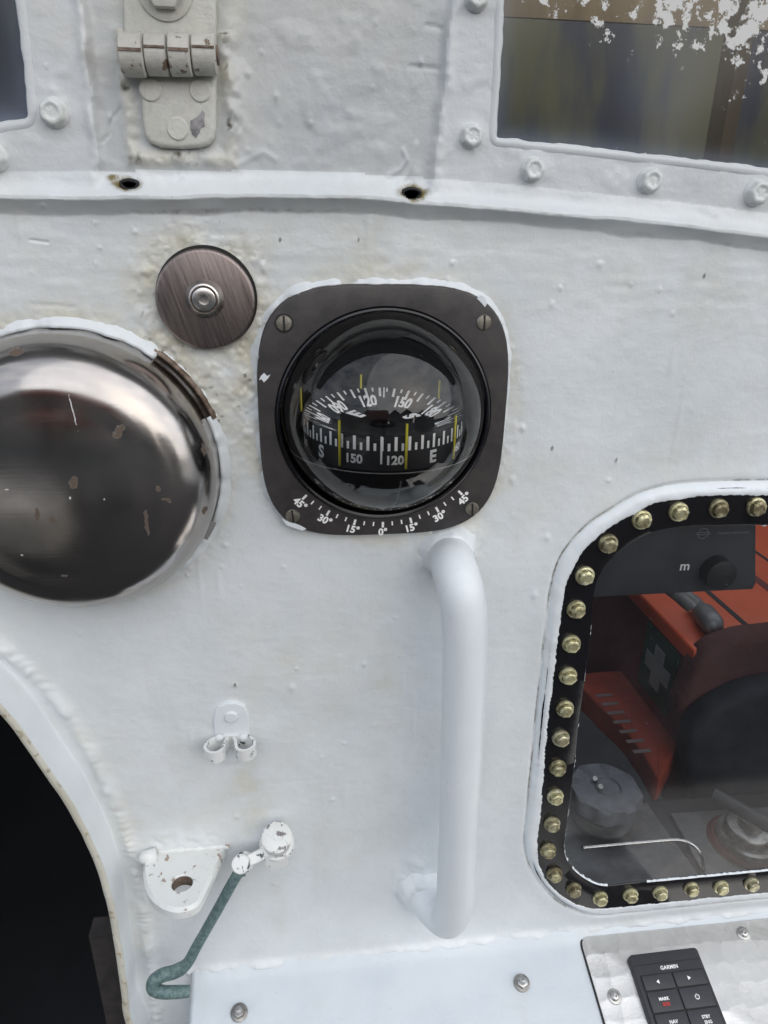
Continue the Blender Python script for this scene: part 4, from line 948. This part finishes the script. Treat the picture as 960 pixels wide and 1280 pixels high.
# weld toe of the lug
tp_ = [Vector((x, -.0008 + .0012 * mnoise.noise(Vector((x * 180, 1, 0))), zl - .0006 + .0006 * mnoise.noise(Vector((x * 150, 0, 5))))) for x in np.linspace(o3[0].x - .002, o3[-1].x + .003, 60)]
bobj('weld_toe', tube(tp_, [.0026 + .0006 * mnoise.noise(Vector((p.x * 220, 3, 0))) for p in tp_], 14), 'lug_paint', lug, smooth='full')

# ------------------------------------------------------------------ cabin hook
hk = thing('door_hook', 'green weathered bronze hook hanging from a chipped white pivot stud', 'hook', P(346, 1060))
ax = (P(347, 1042, .030) - P(347, 1062, .0)).normalized()
def axf(o, z):
    z = z.normalized(); x = Vector((1, 0, 0)); x = (x - z * x.dot(z)).normalized(); y = z.cross(x); return Matrix(((x.x, y.x, z.x, o.x), (x.y, y.y, z.y, o.y), (x.z, y.z, z.z, o.z), (0, 0, 0, 1)))
SA = Vector((.03, -.50, .86)).normalized(); sm = axf(P(346, 1046, .019) - SA * .0252, SA)
bobj('stud', lathe([(0, -.002), (.0085, -.002), (.0095, .000), (.0095, .009), (.0100, .0095), (.0106, .0225), (.0108, .0245), (.0092, .0252), (.0042, .0252), (.0040, .0246), (.0026, .0246), (.0024, .0252), (0, .0252)], 48), 'chipped_paint', hk, mtx=sm)
pa, pb = P(343, 1077, .016), P(303, 1079, .020)
bobj('collar', lathe([(.0, -.0045), (.0122, -.0045), (.0128, -.003), (.0128, .002), (.0120, .0035), (0, .0035)], 40), 'bronze_chipped', hk, mtx=axf(sm @ Vector((0, 0, .0055)), SA))
bobj('bracket', lathe([(.012, -.003), (.0112, .004), (.0090, .008), (.0085, .020), (0, .020)], 40), 'chipped_paint', hk, mtx=axf(P(347, 1050, 0), Vector((0, -1, 0))))
tip = sm @ Vector((0, 0, .0055))
lp = [tip, tip.lerp(pb, .45) + Vector((0, -.001, -.0008)), pb]
def flatbar(path, w, h, up):
    bm = bmesh.new(); A = []
    for i, p in enumerate(path):
        t = (path[min(i + 1, len(path) - 1)] - path[max(i - 1, 0)]).normalized(); u = (up - t * up.dot(t)).normalized(); s = t.cross(u); ww = w[i] if isinstance(w, list) else w
        A.append([bm.verts.new(p + u * h * b / 2 + s * ww * a / 2) for a, b in ((1, .6), (.8, 1), (-.8, 1), (-1, .6), (-1, -.6), (-.8, -1), (.8, -1), (1, -.6))])
    for a, b in zip(A, A[1:]):
        for k in range(8): j = (k + 1) % 8; bm.faces.new((a[k], a[j], b[j], b[k]))
    bm.faces.new(A[0]); bm.faces.new(A[-1]); return bm
bobj('link', flatbar(smooth_path(lp, 5), .0085, .0062, Vector((0, -.7, .7))), 'bronze_chipped', hk)
for z0, mt, r_ in ((-.0055, 'bronze_chipped', .0072), (.0035, 'bronze_chipped', .0066)):
    bobj('eye', lathe([(0, z0 - .0028), (r_ * .9, z0 - .0028), (r_, z0 - .002), (r_, z0 + .002), (r_ * .88, z0 + .003), (0, z0 + .0034)], 32), mt, hk, mtx=axf(pb, Vector((-.15, -.75, .65))) )
ra = pb + Vector((0, -.003, -.003)); 
rod = smooth_path([ra, P(296, 1094, .024), P(272, 1137, .026), P(247, 1181, .028), P(234, 1204, .029), P(220, 1214, .029), P(203, 1219, .030), P(192, 1227, .032), P(192, 1236, .034), P(203, 1240, .036), P(220, 1240, .036), P(237, 1239, .035)], 8)
rw = [.82 * float(np.interp(i / (len(rod) - 1), [0, .06, .25, .36, .42, .55, .75, .92, 1], [.0058, .0048, .0046, .0050, .0060, .0062, .0058, .0056, .0050])) for i in range(len(rod))]
bobj('rod', tube(rod, rw, 20), 'verdigris', hk, smooth='full')

# ------------------------------------------------------------------ console with keypad
TS = math.tan(math.radians(19)); CN = Vector((0, -math.sin(math.radians(19)), math.cos(math.radians(19)))); CO = Vector((0, 0, ZJ))
con = thing('console', 'white painted sloping steel console shelf welded along the foot of the wall', 'console', Vector((P(480, 1190).x, -.05, ZJ - .02)))
def PC(px, py, up_=0.0): return PPL(px, py, CO + CN * up_, CN)
el = PC(236, 1280); xl0 = CJ[0].x; sl_ = (el.x - xl0) / (el.y)
D_ = .105; bm = bmesh.new(); nx_, ny_ = 260, 60; v = []; f = []
for j in range(ny_ + 1):
    for i in range(nx_ + 1):
        yy = -D_ * (j / ny_) ** 1.3; x0_ = xl0 + sl_ * yy; xx = x0_ + (1.25 - x0_) * (i / nx_) ** 1.6
        e = min(1, (xx - x0_) / .003); hgt_ = -(1 - e) ** 2 * .003
        hgt_ += mnoise.fractal(Vector((xx * 40, yy * 40, 3)), 1, 2, 3) * .0004 + .0040 * math.exp(-(yy / .0060) ** 2) * (1 + .35 * mnoise.fractal(Vector((xx * 70, yy * 70, 8)), 1, 2, 3))
        v.append((xx, yy, ZJ + TS * yy + hgt_))
for j in range(ny_): f += [(j * (nx_ + 1) + i, j * (nx_ + 1) + i + 1, (j + 1) * (nx_ + 1) + i + 1, (j + 1) * (nx_ + 1) + i) for i in range(nx_)]
mobj('top_plate', v, [q[::-1] for q in f], 'console_dimmed_paint', con, smooth='full')
v = []
for j in range(ny_ + 1):
    yy = -D_ * (j / ny_) ** 1.3; x0_ = xl0 + sl_ * yy; v += [(x0_, yy, ZJ + TS * yy - .0028), (x0_ + .0005, yy, ZJ + TS * yy - .006), (x0_ + .001, yy, ZJ - .25)]
mobj('side_plate', v, [q for j in range(ny_) for q in ((j * 3, j * 3 + 1, j * 3 + 4, j * 3 + 3), (j * 3 + 1, j * 3 + 2, j * 3 + 5, j * 3 + 4))], 'white_paint', con, smooth='full')
bobj('front_plate', box(xl0 + sl_ * -D_ + .002, 1.25, -D_ - .004, -D_, ZJ - .25, ZJ - D_ * TS), 'white_paint', con)
def CFm(px, py, up_=0.0):
    o = PC(px, py, up_); x = Vector((1, 0, 0)); y = CN.cross(x); return Matrix(((x.x, y.x, CN.x, o.x), (x.y, y.y, CN.y, o.y), (x.z, y.z, CN.z, o.z), (0, 0, 0, 1)))
for i, (a, b) in enumerate(((652, 1229), (299, 1266))):
    fm = CFm(a, b, .0); s = part_empty('stud_bolt', fm.translation, con)
    bobj('washer', lathe([(.0066, -.001), (.0066, .0010), (.0060, .0014), (0, .0014)], 40), 'steel_dark', s, mtx=fm)
    bobj('nut', prism(hexring(.0047, 6, .4 + i), .001, .0050, .0008), 'steel_dark' if i else 'steel', s, mtx=fm)
    bobj('stud', lathe([(.0026, .004), (.0026, .0074), (.0018, .0086), (0, .0088)], 24), 'steel', s, mtx=fm)
# engine-turned plate
base_m = CFm(725, 1172, .0); inv = base_m.inverted()
tl = inv @ PC(725, 1172, .0022); bl = inv @ PC(757, 1280, .0022); tr_ = inv @ PC(960, 1148, .0022)
u_ = (bl - tl).normalized(); tp_ = (tr_ - tl).normalized(); a = tl + u_ * .008; b = tl + tp_ * .008
ol = [(tl + tp_ * .40).to_2d(), (tl + tp_ * .40 + u_ * .24).to_2d(), (tl + u_ * .24).to_2d(), a.to_2d()] + [(a * (1 - t) ** 2 + tl * 2 * t * (1 - t) + b * t * t).to_2d() for t in (.2, .4, .6, .8)] + [b.to_2d()]
plate = thing('metal_plate', 'shiny engine-turned aluminium plate screwed on the white console', 'plate', base_m.translation)
bobj('sheet', prism(ol, .0, .0022, .0003), 'engine_turned_aluminium', plate, mtx=base_m)
bobj('sealant', prism([Vector(p) + (Vector(p) - Vector(ol[0]).lerp(Vector(ol[2]), .5)).normalized() * .0014 for p in ol], -.0005, .0009), 'black_rubber', plate, mtx=base_m)
for a, b in ((768, 1246), (929, 1167)):
    fm = CFm(a, b, .0022); s = part_empty('screw', fm.translation, plate)
    bobj('washer', lathe([(.0058, -.0005), (.0058, .0006), (.0054, .0010), (.0036, .0012), (.0034, .0006), (0, .0006)], 40), 'steel', s, mtx=fm)
    bobj('head', lathe([(.0038, .0004), (.0037, .0018), (.0030, .0030), (.0018, .0036), (.0013, .0036), (.0012, .0022), (0, .0022)], 32), 'steel', s, mtx=fm)
# keypad -------------------------------------------------------------
KH = .0095
K0, K1 = PC(788, 1195.5, KH), PC(867.5, 1186, KH); ku = (K1 - K0).normalized(); kv = CN.cross(ku).normalized()
if kv.y > 0: kv = -kv                        # towards the viewer
kw = (K1 - K0).length
pad = thing('keypad', 'black remote control keypad standing on the shiny metal plate', 'keypad', (K0 + K1) / 2)
KL = kw * 2.1
def K(u, w, z=0.0): return K0 + ku * (u * kw) + kv * (w * kw) + CN * z
def kprism(name, quad, z0, z1, mat, parent, bev=.0004, **kw_):
    KM = Matrix(((ku.x, -kv.x, CN.x, K0.x), (ku.y, -kv.y, CN.y, K0.y), (ku.z, -kv.z, CN.z, K0.z), (0, 0, 0, 1)))
    return bobj(name, prism([(a * kw, -b * kw) for a, b in quad], z0, z1, bev), mat, parent, mtx=KM, **kw_)
def rrect(x0, y0, x1, y1, r):
    out = []
    for cx_, cy_, a0 in ((x1 - r, y1 - r, 0), (x0 + r, y1 - r, 90), (x0 + r, y0 + r, 180), (x1 - r, y0 + r, 270)):
        out += [(cx_ + r * math.cos(math.radians(a0 + t)), cy_ + r * math.sin(math.radians(a0 + t))) for t in (0, 30, 60, 90)]
    return out
kprism('body', rrect(-.02, -.02, 1.05, 2.12, .05), -KH + .002, 0, 'pad_plastic', pad, .0008)
kprism('groove', [(-.012, .122), (1.042, .122), (1.042, .134), (-.012, .134)], -.0002, .00012, 'black_matte', pad, 0)
kprism('key_field', rrect(.035, .252, 1.02, 2.02, .03), -.0005, .00010, 'black_matte', pad, 0)
G = Geo(); G2 = Geo()
kmap = lambda cu, cv: (lambda a, b: K(cu + a / kw, cv - b / kw, .0015))
rows = [(.268, .452), (.472, .722), (.742, .992), (1.012, 1.262), (1.282, 1.532), (1.552, 1.80)]
for ri, (y0, y1) in enumerate(rows):
    for ci, (x0, x1) in enumerate(((.055, .512), (.535, 1.0))): kprism('key', rrect(x0, y0, x1, y1, .018), -.0004, .0011, 'pad_button', pad, .0004)
vs_, fs_ = [K(.245, .36, .0014), K(.29, .332, .0014), K(.29, .388, .0014)], [(0, 1, 2)]; G.add(vs_, fs_)
G.add([K(.775, .358, .0014), K(.73, .33, .0014), K(.73, .386, .0014)], [(0, 1, 2)])
G.text('GARMIN', kw * .052, lambda a, b: K(.52 + a / kw, .192 - b / kw, .0003), .03, 1.06)
G.text('MARK', kw * .042, kmap(.274, .570), .03); G2.text('SOS', kw * .046, kmap(.281, .636), .04)
G.text('NAV', kw * .045, kmap(.298, .848), .03); G.text('STBY', kw * .042, kmap(.782, .838), .03); G.text('ENG', kw * .042, kmap(.787, .902), .03)
for k in range(22):                          # power sign
    a0, a1 = math.radians(-60 + k * 300 / 22 + 0), math.radians(-60 + (k + 1) * 300 / 22); a0 += math.radians(-90 + 90); 
    a0 -= math.radians(0); r0, r1 = .024, .034
    fx = lambda a, r: K(.764 + r * math.cos(a - PI / 6 * 0 - math.radians(60) + math.radians(60) + math.radians(0)), .596 + r * math.sin(a + math.radians(0)), .0014)
    G.add([fx(a0, r0), fx(a1, r0), fx(a1, r1), fx(a0, r1)], [(0, 1, 2, 3)])
G.add([K(.760, .556, .0014), K(.768, .556, .0014), K(.768, .592, .0014), K(.760, .592, .0014)], [(0, 1, 2, 3)])
G.obj('lettering', 'print_white', pad); G2.obj('red_lettering', 'print_red', pad)

# ------------------------------------------------------------------ inside, behind the lower window
def extr(name, pts, z0, z1, mat, parent, bev=.0, **k):   # level plate from plan points
    return bobj(name, prism([(p.x, p.y) for p in pts], z0, z1, bev, seg=3), mat, parent, **k)
zt = 1.22
# instrument panel close behind the glass, upper left
ins = thing('instrument_panel', 'dark instrument face with a small white letter m behind the lower window top', 'instrument', P(840, 700, -.03))
io = [(600, 560), (946, 548), (945, 730), (941, 737), (900, 739), (700, 749), (640, 752)]
qd = .030
iq = WF(840, 700, -qd)
il = wall_outline(io, -qd, iq)
bobj('case', prism(il, -.05, .0, .0012), 'dark_grey', ins, mtx=iq)
G = Geo(); iv = iq.inverted()
def im(px, py): q = P(px, py, -qd + .0004); return lambda a, b: Vector((q.x + a, q.y, q.z + b))
G.text('m', .0052, im(856, 709), .02)
G.obj('unit_mark', 'print_white', ins)
G = Geo(); G.text('FURUNO NAVICONIC', .0018, im(917, 666), .01)
q0 = im(879, 667)
for k in range(28):
    a0, a1 = 2 * PI * k / 28, 2 * PI * (k + 1) / 28
    for rx, ry in ((.0043, .0043), (.0056, .0012)): G.add([q0(rx * math.cos(a0), ry * math.sin(a0)), q0(rx * math.cos(a1), ry * math.sin(a1)), q0((rx - .0005) * math.cos(a1), (ry - .0005) * math.sin(a1)), q0((rx - .0005) * math.cos(a0), (ry - .0005) * math.sin(a0))], [(0, 1, 2, 3)])
G.obj('maker_mark', 'print_grey', ins)
bobj('knob', lathe([(.012, -.001), (.0115, .010), (.010, .011), (0, .011)], 40), 'black_matte', ins, mtx=WF(893, 712, -qd)); 
# orange case with first aid signs
case_ = thing('first_aid_case', 'bright orange first aid case with green white cross signs behind the glass', 'case', PZ(870, 800, zt))
A0, A1 = PZ(800, 738, zt), PZ(870, 810, zt); A2 = PZ(1010, 800, zt); ex = (A0 - A1).normalized(); rt_ = Vector((-ex.y, ex.x, 0)); rt_ = rt_ if rt_.x > 0 else -rt_
A1 = A1; B1 = A1 + rt_ * .30; B0 = A1 + ex * .42 + rt_ * .30; A0 = A1 + ex * .42
extr('lid', [A1 - rt_ * .004 - ex * .004, B1 - ex * .004, B0, A0 - rt_ * .004], zt - .017, zt, 'orange_shell', case_, .005)
extr('body', [A1, B1, B0, A0], zt - .20, zt - .017, 'red_panel', case_)
fz = lambda s, h: A1 + ex * s + Vector((0, 0, h)) - rt_ * .002
for s0 in (.020, .29):
    o_ = fz(s0, -.102); SM = Matrix(((ex.x, 0, -rt_.x, o_.x), (ex.y, 0, -rt_.y, o_.y), (0, 1, 0, o_.z), (0, 0, 0, 1))) @ Matrix.Scale(.80, 4)
    sg = bobj('sign', prism([(0, 0), (.085, 0), (.085, .10), (0, .10)], 0, .0015), 'green_sign', case_, mtx=SM)
    cr_ = [(.030, .018), (.055, .018), (.055, .038), (.075, .038), (.075, .062), (.055, .062), (.055, .082), (.030, .082), (.030, .062), (.010, .062), (.010, .038), (.030, .038)]
    bobj('cross', prism(cr_, .0015, .0022), 'grey_white', sg, smooth=False, mtx=SM)
lat = PZ(884, 772, zt + .012)
bobj('latch', tube(smooth_path([lat + ex * .035 + rt_ * .004, lat, lat - ex * .022 - rt_ * .004], 4), [.008] * 3 + [.012] * 4 + [.010, .007], 16), 'grey_metal', case_, smooth='full')
for o0, w_, mt in ((.075, .006, 'black_matte'), (.150, .010, 'red_panel'), (.20, .004, 'black_matte')):
    extr('lid_groove', [A1 + rt_ * o0 + ex * .01, A1 + rt_ * (o0 + w_) + ex * .01, A0 + rt_ * (o0 + w_), A0 + rt_ * o0], zt - .001, zt + .0008, mt, case_)
# pale rail
rail = thing('handrail', 'pale slanting tube rail behind the window glass', 'rail', PZ(810, 700, zt + .06))
bobj('tube', tube([PZ(740, 660, zt + .05), PZ(850, 742, zt + .04), PZ(866, 756, zt + .03)], .0095, 16), 'grey_metal', rail)
# life jacket / strap below, maroon seat, grey seat
lj = thing('life_jacket', 'folded orange life jacket lying under the first aid case', 'life jacket', PZ(800, 880, zt - .2))
zj = 1.10
pts = smooth_path([PZ(a, b, zj) for a, b in ((722, 846), (770, 838), (815, 845), (850, 862), (862, 890), (850, 925), (838, 950), (824, 972), (806, 945), (780, 910), (748, 880))], 6, True)
extr('panel', pts, zj - .03, zj, 'orange_cloth', lj, .003)
G = Geo(); a_, b_ = PZ(757, 872, zj + .001), PZ(800, 935, zj + .001); dv = (b_ - a_).normalized(); pv = Vector((dv.y, -dv.x, 0)); c_ = (a_ + b_) / 2
for k in range(7): c2 = c_ + dv * (.016 * (k - 3)); G.add([c2 - pv * .010 - dv * .0025, c2 + pv * .010 - dv * .0025, c2 + pv * .010 + dv * .0025, c2 - pv * .010 + dv * .0025], [(0, 1, 2, 3)])
G.obj('stripes', 'stripe_grey', lj)
bag = thing('maroon_bag', 'dark maroon cloth bag leaning on the orange case', 'bag', PZ(900, 880, zj))
def upright(name, px, y0, y1, mat, parent, bev):       # a soft standing block, front face at depth y0
    pts = smooth_path([P(a, b, -y0) for a, b in px], 6, True); n_ = len(pts)
    bm = prism([(p.x, p.z) for p in pts], 0, y1 - y0, bev, seg=4)
    return bobj(name, bm, mat, parent, mtx=Matrix(((1, 0, 0, 0), (0, 0, -1, y1), (0, 1, 0, 0), (0, 0, 0, 1))))
upright('cloth', ((868, 850), (885, 822), (915, 806), (960, 797), (1080, 795), (1095, 900), (1080, 985), (960, 990), (880, 985), (856, 930), (852, 890)), .146, .172, 'maroon_cloth', bag, .012)
seat = thing('helm_seat', 'dark navy padded helm seat low at the right behind the glass', 'seat', PZ(980, 900, zj))
upright('cushion', ((862, 940), (876, 905), (910, 880), (960, 862), (1080, 850), (1100, 920), (1080, 1030), (960, 1032), (880, 1020), (862, 985)), .120, .144, 'seat_navy', seat, .010)
# shelf and fittings just behind the glass
zs_ = P(760, 1104).z - .035
dsh = thing('dash_shelf', 'dark dashboard shelf behind the lower window glass', 'shelf', PZ(820, 1090, zs_))
ya = .116
bobj('board', box(P(560, 1100).x, P(1300, 1100).x, .006, ya, zs_ - .02, zs_), 'dark_grey', dsh)
# big knob on its bracket
zk = zs_ + .040
kn_ = thing('control_knob', 'big grey scalloped control knob behind the lower left corner of the window', 'knob', PZ(757, 1000, zk))
kc = PZ(757, 984, zk); kr = (PZ(802, 984, zk) - kc).length
nk = 96
def knring(s, z, lobe): return [(kc.x + kr * s * (1 - lobe * (.5 + .5 * math.cos(8 * 2 * PI * i / nk)) ** 1.5) * math.cos(2 * PI * i / nk), kc.y + kr * s * (1 - lobe * (.5 + .5 * math.cos(8 * 2 * PI * i / nk)) ** 1.5) * math.sin(2 * PI * i / nk), z) for i in range(nk)]
bm = bmesh.new(); rr = [[bm.verts.new(p) for p in knring(*a)] for a in ((.78, zk - .024, .03), (.97, zk - .0155, .15), (1.0, zk - .015, .13), (1.0, zk - .003, .13), (.98, zk - .001, .11), (.93, zk, .02), (.42, zk + .0006, 0), (.40, zk - .001, 0), (.28, zk - .001, 0), (.26, zk + .001, 0))]
for A, B in zip(rr, rr[1:]):
    for i in range(nk): j = (i + 1) % nk; bm.faces.new((A[i], A[j], B[j], B[i]))
bm.faces.new(rr[-1]); bobj('head', bm, 'grey_plastic', kn_)
for a, b in ((744, 973), (751, 983)): bobj('set_screw', tube([PZ(a, b, zk - .002), PZ(a, b, zk + .004)], .0024, 12), 'steel', kn_)
bobj('shaft', tube([kc + Vector((0, 0, -.02)), Vector((kc.x, kc.y, zs_))], .013, 24), 'steel_dark', kn_)
bobj('collar', lathe([(.030, 0), (.030, .006), (.026, .009), (.018, .010), (0, .010)], 48), 'grey_metal', kn_, mtx=Matrix.Translation((kc.x, kc.y, zs_)))
pts = [PZ(a, b, zs_ + .002) for a, b in ((690, 1010), (808, 1005), (880, 1105), (700, 1125))]; extr('bracket', pts, zs_, zs_ + .004, 'grey_metal', kn_, .001)
# lever mount on its plate
lv = thing('lever_mount', 'dark lever arm on a round boss and grey plate behind the glass', 'lever', PZ(930, 1060, zs_))
pts = [PZ(a, b, zs_ + .003) for a, b in ((838, 1018), (960, 1010), (1080, 1005), (1090, 1090), (885, 1105))]; extr('plate', pts, zs_, zs_ + .005, 'grey_metal', lv, .001)
lc = PZ(932, 1052, zs_ + .006); lr = (PZ(968, 1052, zs_ + .006) - lc).length
lm = Matrix.Translation((lc.x, lc.y, zs_ + .005))
bobj('boss', lathe([(lr * 1.25, 0), (lr * 1.2, .002), (lr * 1.0, .003), (lr, .010), (lr * .92, .012), (lr * .80, .012)], 64), 'steel_dark', lv, mtx=lm)
bobj('red_ring', lathe([(lr * 1.24, .001), (lr * 1.12, .0045), (lr * 1.0, .0045)], 64), 'red_panel', lv, mtx=lm)
bobj('cap', lathe([(lr * .80, .008), (lr * .80, .018), (lr * .72, .021), (lr * .4, .022), (lr * .38, .030), (0, .031)], 64), 'steel_dark', lv, mtx=lm)
bobj('nut', prism(hexring(lr * .34), .022, .034, .001), 'steel', lv, mtx=lm)
bobj('arm', tube([PZ(892, 993, zs_ + .055), PZ(1010, 1060, zs_ + .050)], .0065, 16), 'dark_grey', lv)
# bent steel wire
wr = thing('wire_hook', 'bright bent steel wire rod behind the lower left of the glass', 'wire', PZ(800, 1055, zs_ + .03))
zw = zs_ + .028
bobj('wire', tube(smooth_path([PZ(727, 1060, zw), PZ(770, 1056, zw), (PZ(815, 1052, zw)), PZ(848, 1050, zw), PZ(866, 1056, zw - .002), PZ(876, 1068, zw - .008), PZ(880, 1088, zs_ + .006)], 8), .0017, 10), 'steel', wr, smooth='full')

# ------------------------------------------------------------------ what stands behind the camera and shows in dome, cover and glass
def struct(name, bm, mat): o = bobj(name, bm, mat, None, smooth=False); o['kind'] = 'structure'; return o
struct('deck', box(-3.0, 3.0, -5.0, .0, .40, .45), 'deck_paint')
bm = bmesh.new(); bmesh.ops.create_grid(bm, x_segments=1, y_segments=1, size=900); bm.transform(Matrix.Translation((0, 0, -1.0))); struct('water', bm, 'sea')
struct('quay', box(-90, 90, -75, -28, -1.5, .8), 'quay_stone')
HN = iter(('first', 'second', 'third', 'fourth', 'fifth', 'sixth', 'seventh', 'last'))
def house(x, y, w, d, h, rf):
    t = thing('house', f'{next(HN)} grey gabled house along the far quay, seen only in reflections', 'house', (x, y, .8), 'houses on the far quay')
    bobj('wall', box(x - w / 2, x + w / 2, y - d / 2, y + d / 2, .8, .8 + h), 'house_render', t, smooth=False)
    v = [(x - w / 2 - .3, y - d / 2 - .3, .8 + h), (x + w / 2 + .3, y - d / 2 - .3, .8 + h), (x + w / 2 + .3, y + d / 2 + .3, .8 + h), (x - w / 2 - .3, y + d / 2 + .3, .8 + h), (x, y - d / 2 - .3, .8 + h + rf), (x, y + d / 2 + .3, .8 + h + rf)]
    mobj('roof', v, [(0, 3, 5, 4), (1, 4, 5, 2), (0, 4, 1), (3, 2, 5), (0, 1, 2, 3)], 'roof_slate', t, smooth=False)
    for i in range(3):
        for j in range(2): bobj('window', box(x - w * .36 + i * w * .3, x - w * .24 + i * w * .3, y + d / 2, y + d / 2 + .05, 2 + j * 2.8, 3.5 + j * 2.8), 'window_dark', t, smooth=False)
for i, x in enumerate((-48, -33, -20, -7, 5, 17, 31, 46)): house(x * .8, -36 - 3 * (i % 3), 7.5 + (i % 2) * 1.5, 8, 5 + (i * 37 % 3) * 1.3, 3.4)

def refl(px, py, d, n, t): r_ = ray(px, py).normalized(); n = Vector(n).normalized(); return P(px, py, d) + (r_ - n * (2 * r_.dot(n))) * t
q = refl(138, 478, .043, (.04, -1, .17), 2.6)
q.z = max(.9, min(q.z, 1.9))
buoy = thing('life_raft', 'orange red life raft canister on a deck rack, seen only in the steel cover', 'life raft', (q.x, q.y, .45))
bobj('canister', lathe([(0, -.55), (.2, -.54), (.29, -.48), (.30, -.3), (.30, .3), (.29, .48), (.2, .54), (0, .55)], 40), 'raft_red', buoy, mtx=Matrix.Translation((q.x, q.y, q.z)) @ Matrix.Rotation(PI / 2, 4, 'Y'))
for sx in (-.3, .3): bobj('cradle', box(q.x + sx - .05, q.x + sx + .05, q.y - .3, q.y + .3, .45, q.z - .22), 'dark_grey', buoy)
q = refl(20, 690, .043, (-.04, -1, -.05), 1.9)
lk = thing('deck_locker', 'cream deck locker behind the viewer, seen only in the steel cover', 'locker', (q.x, q.y, .45))
bobj('body', box(q.x - .45, q.x + .28, q.y - .3, q.y + .3, .45, .85), 'locker_cream', lk); bobj('lid', box(q.x - .47, q.x + .30, q.y - .32, q.y + .32, .853, .90), 'locker_cream', lk)
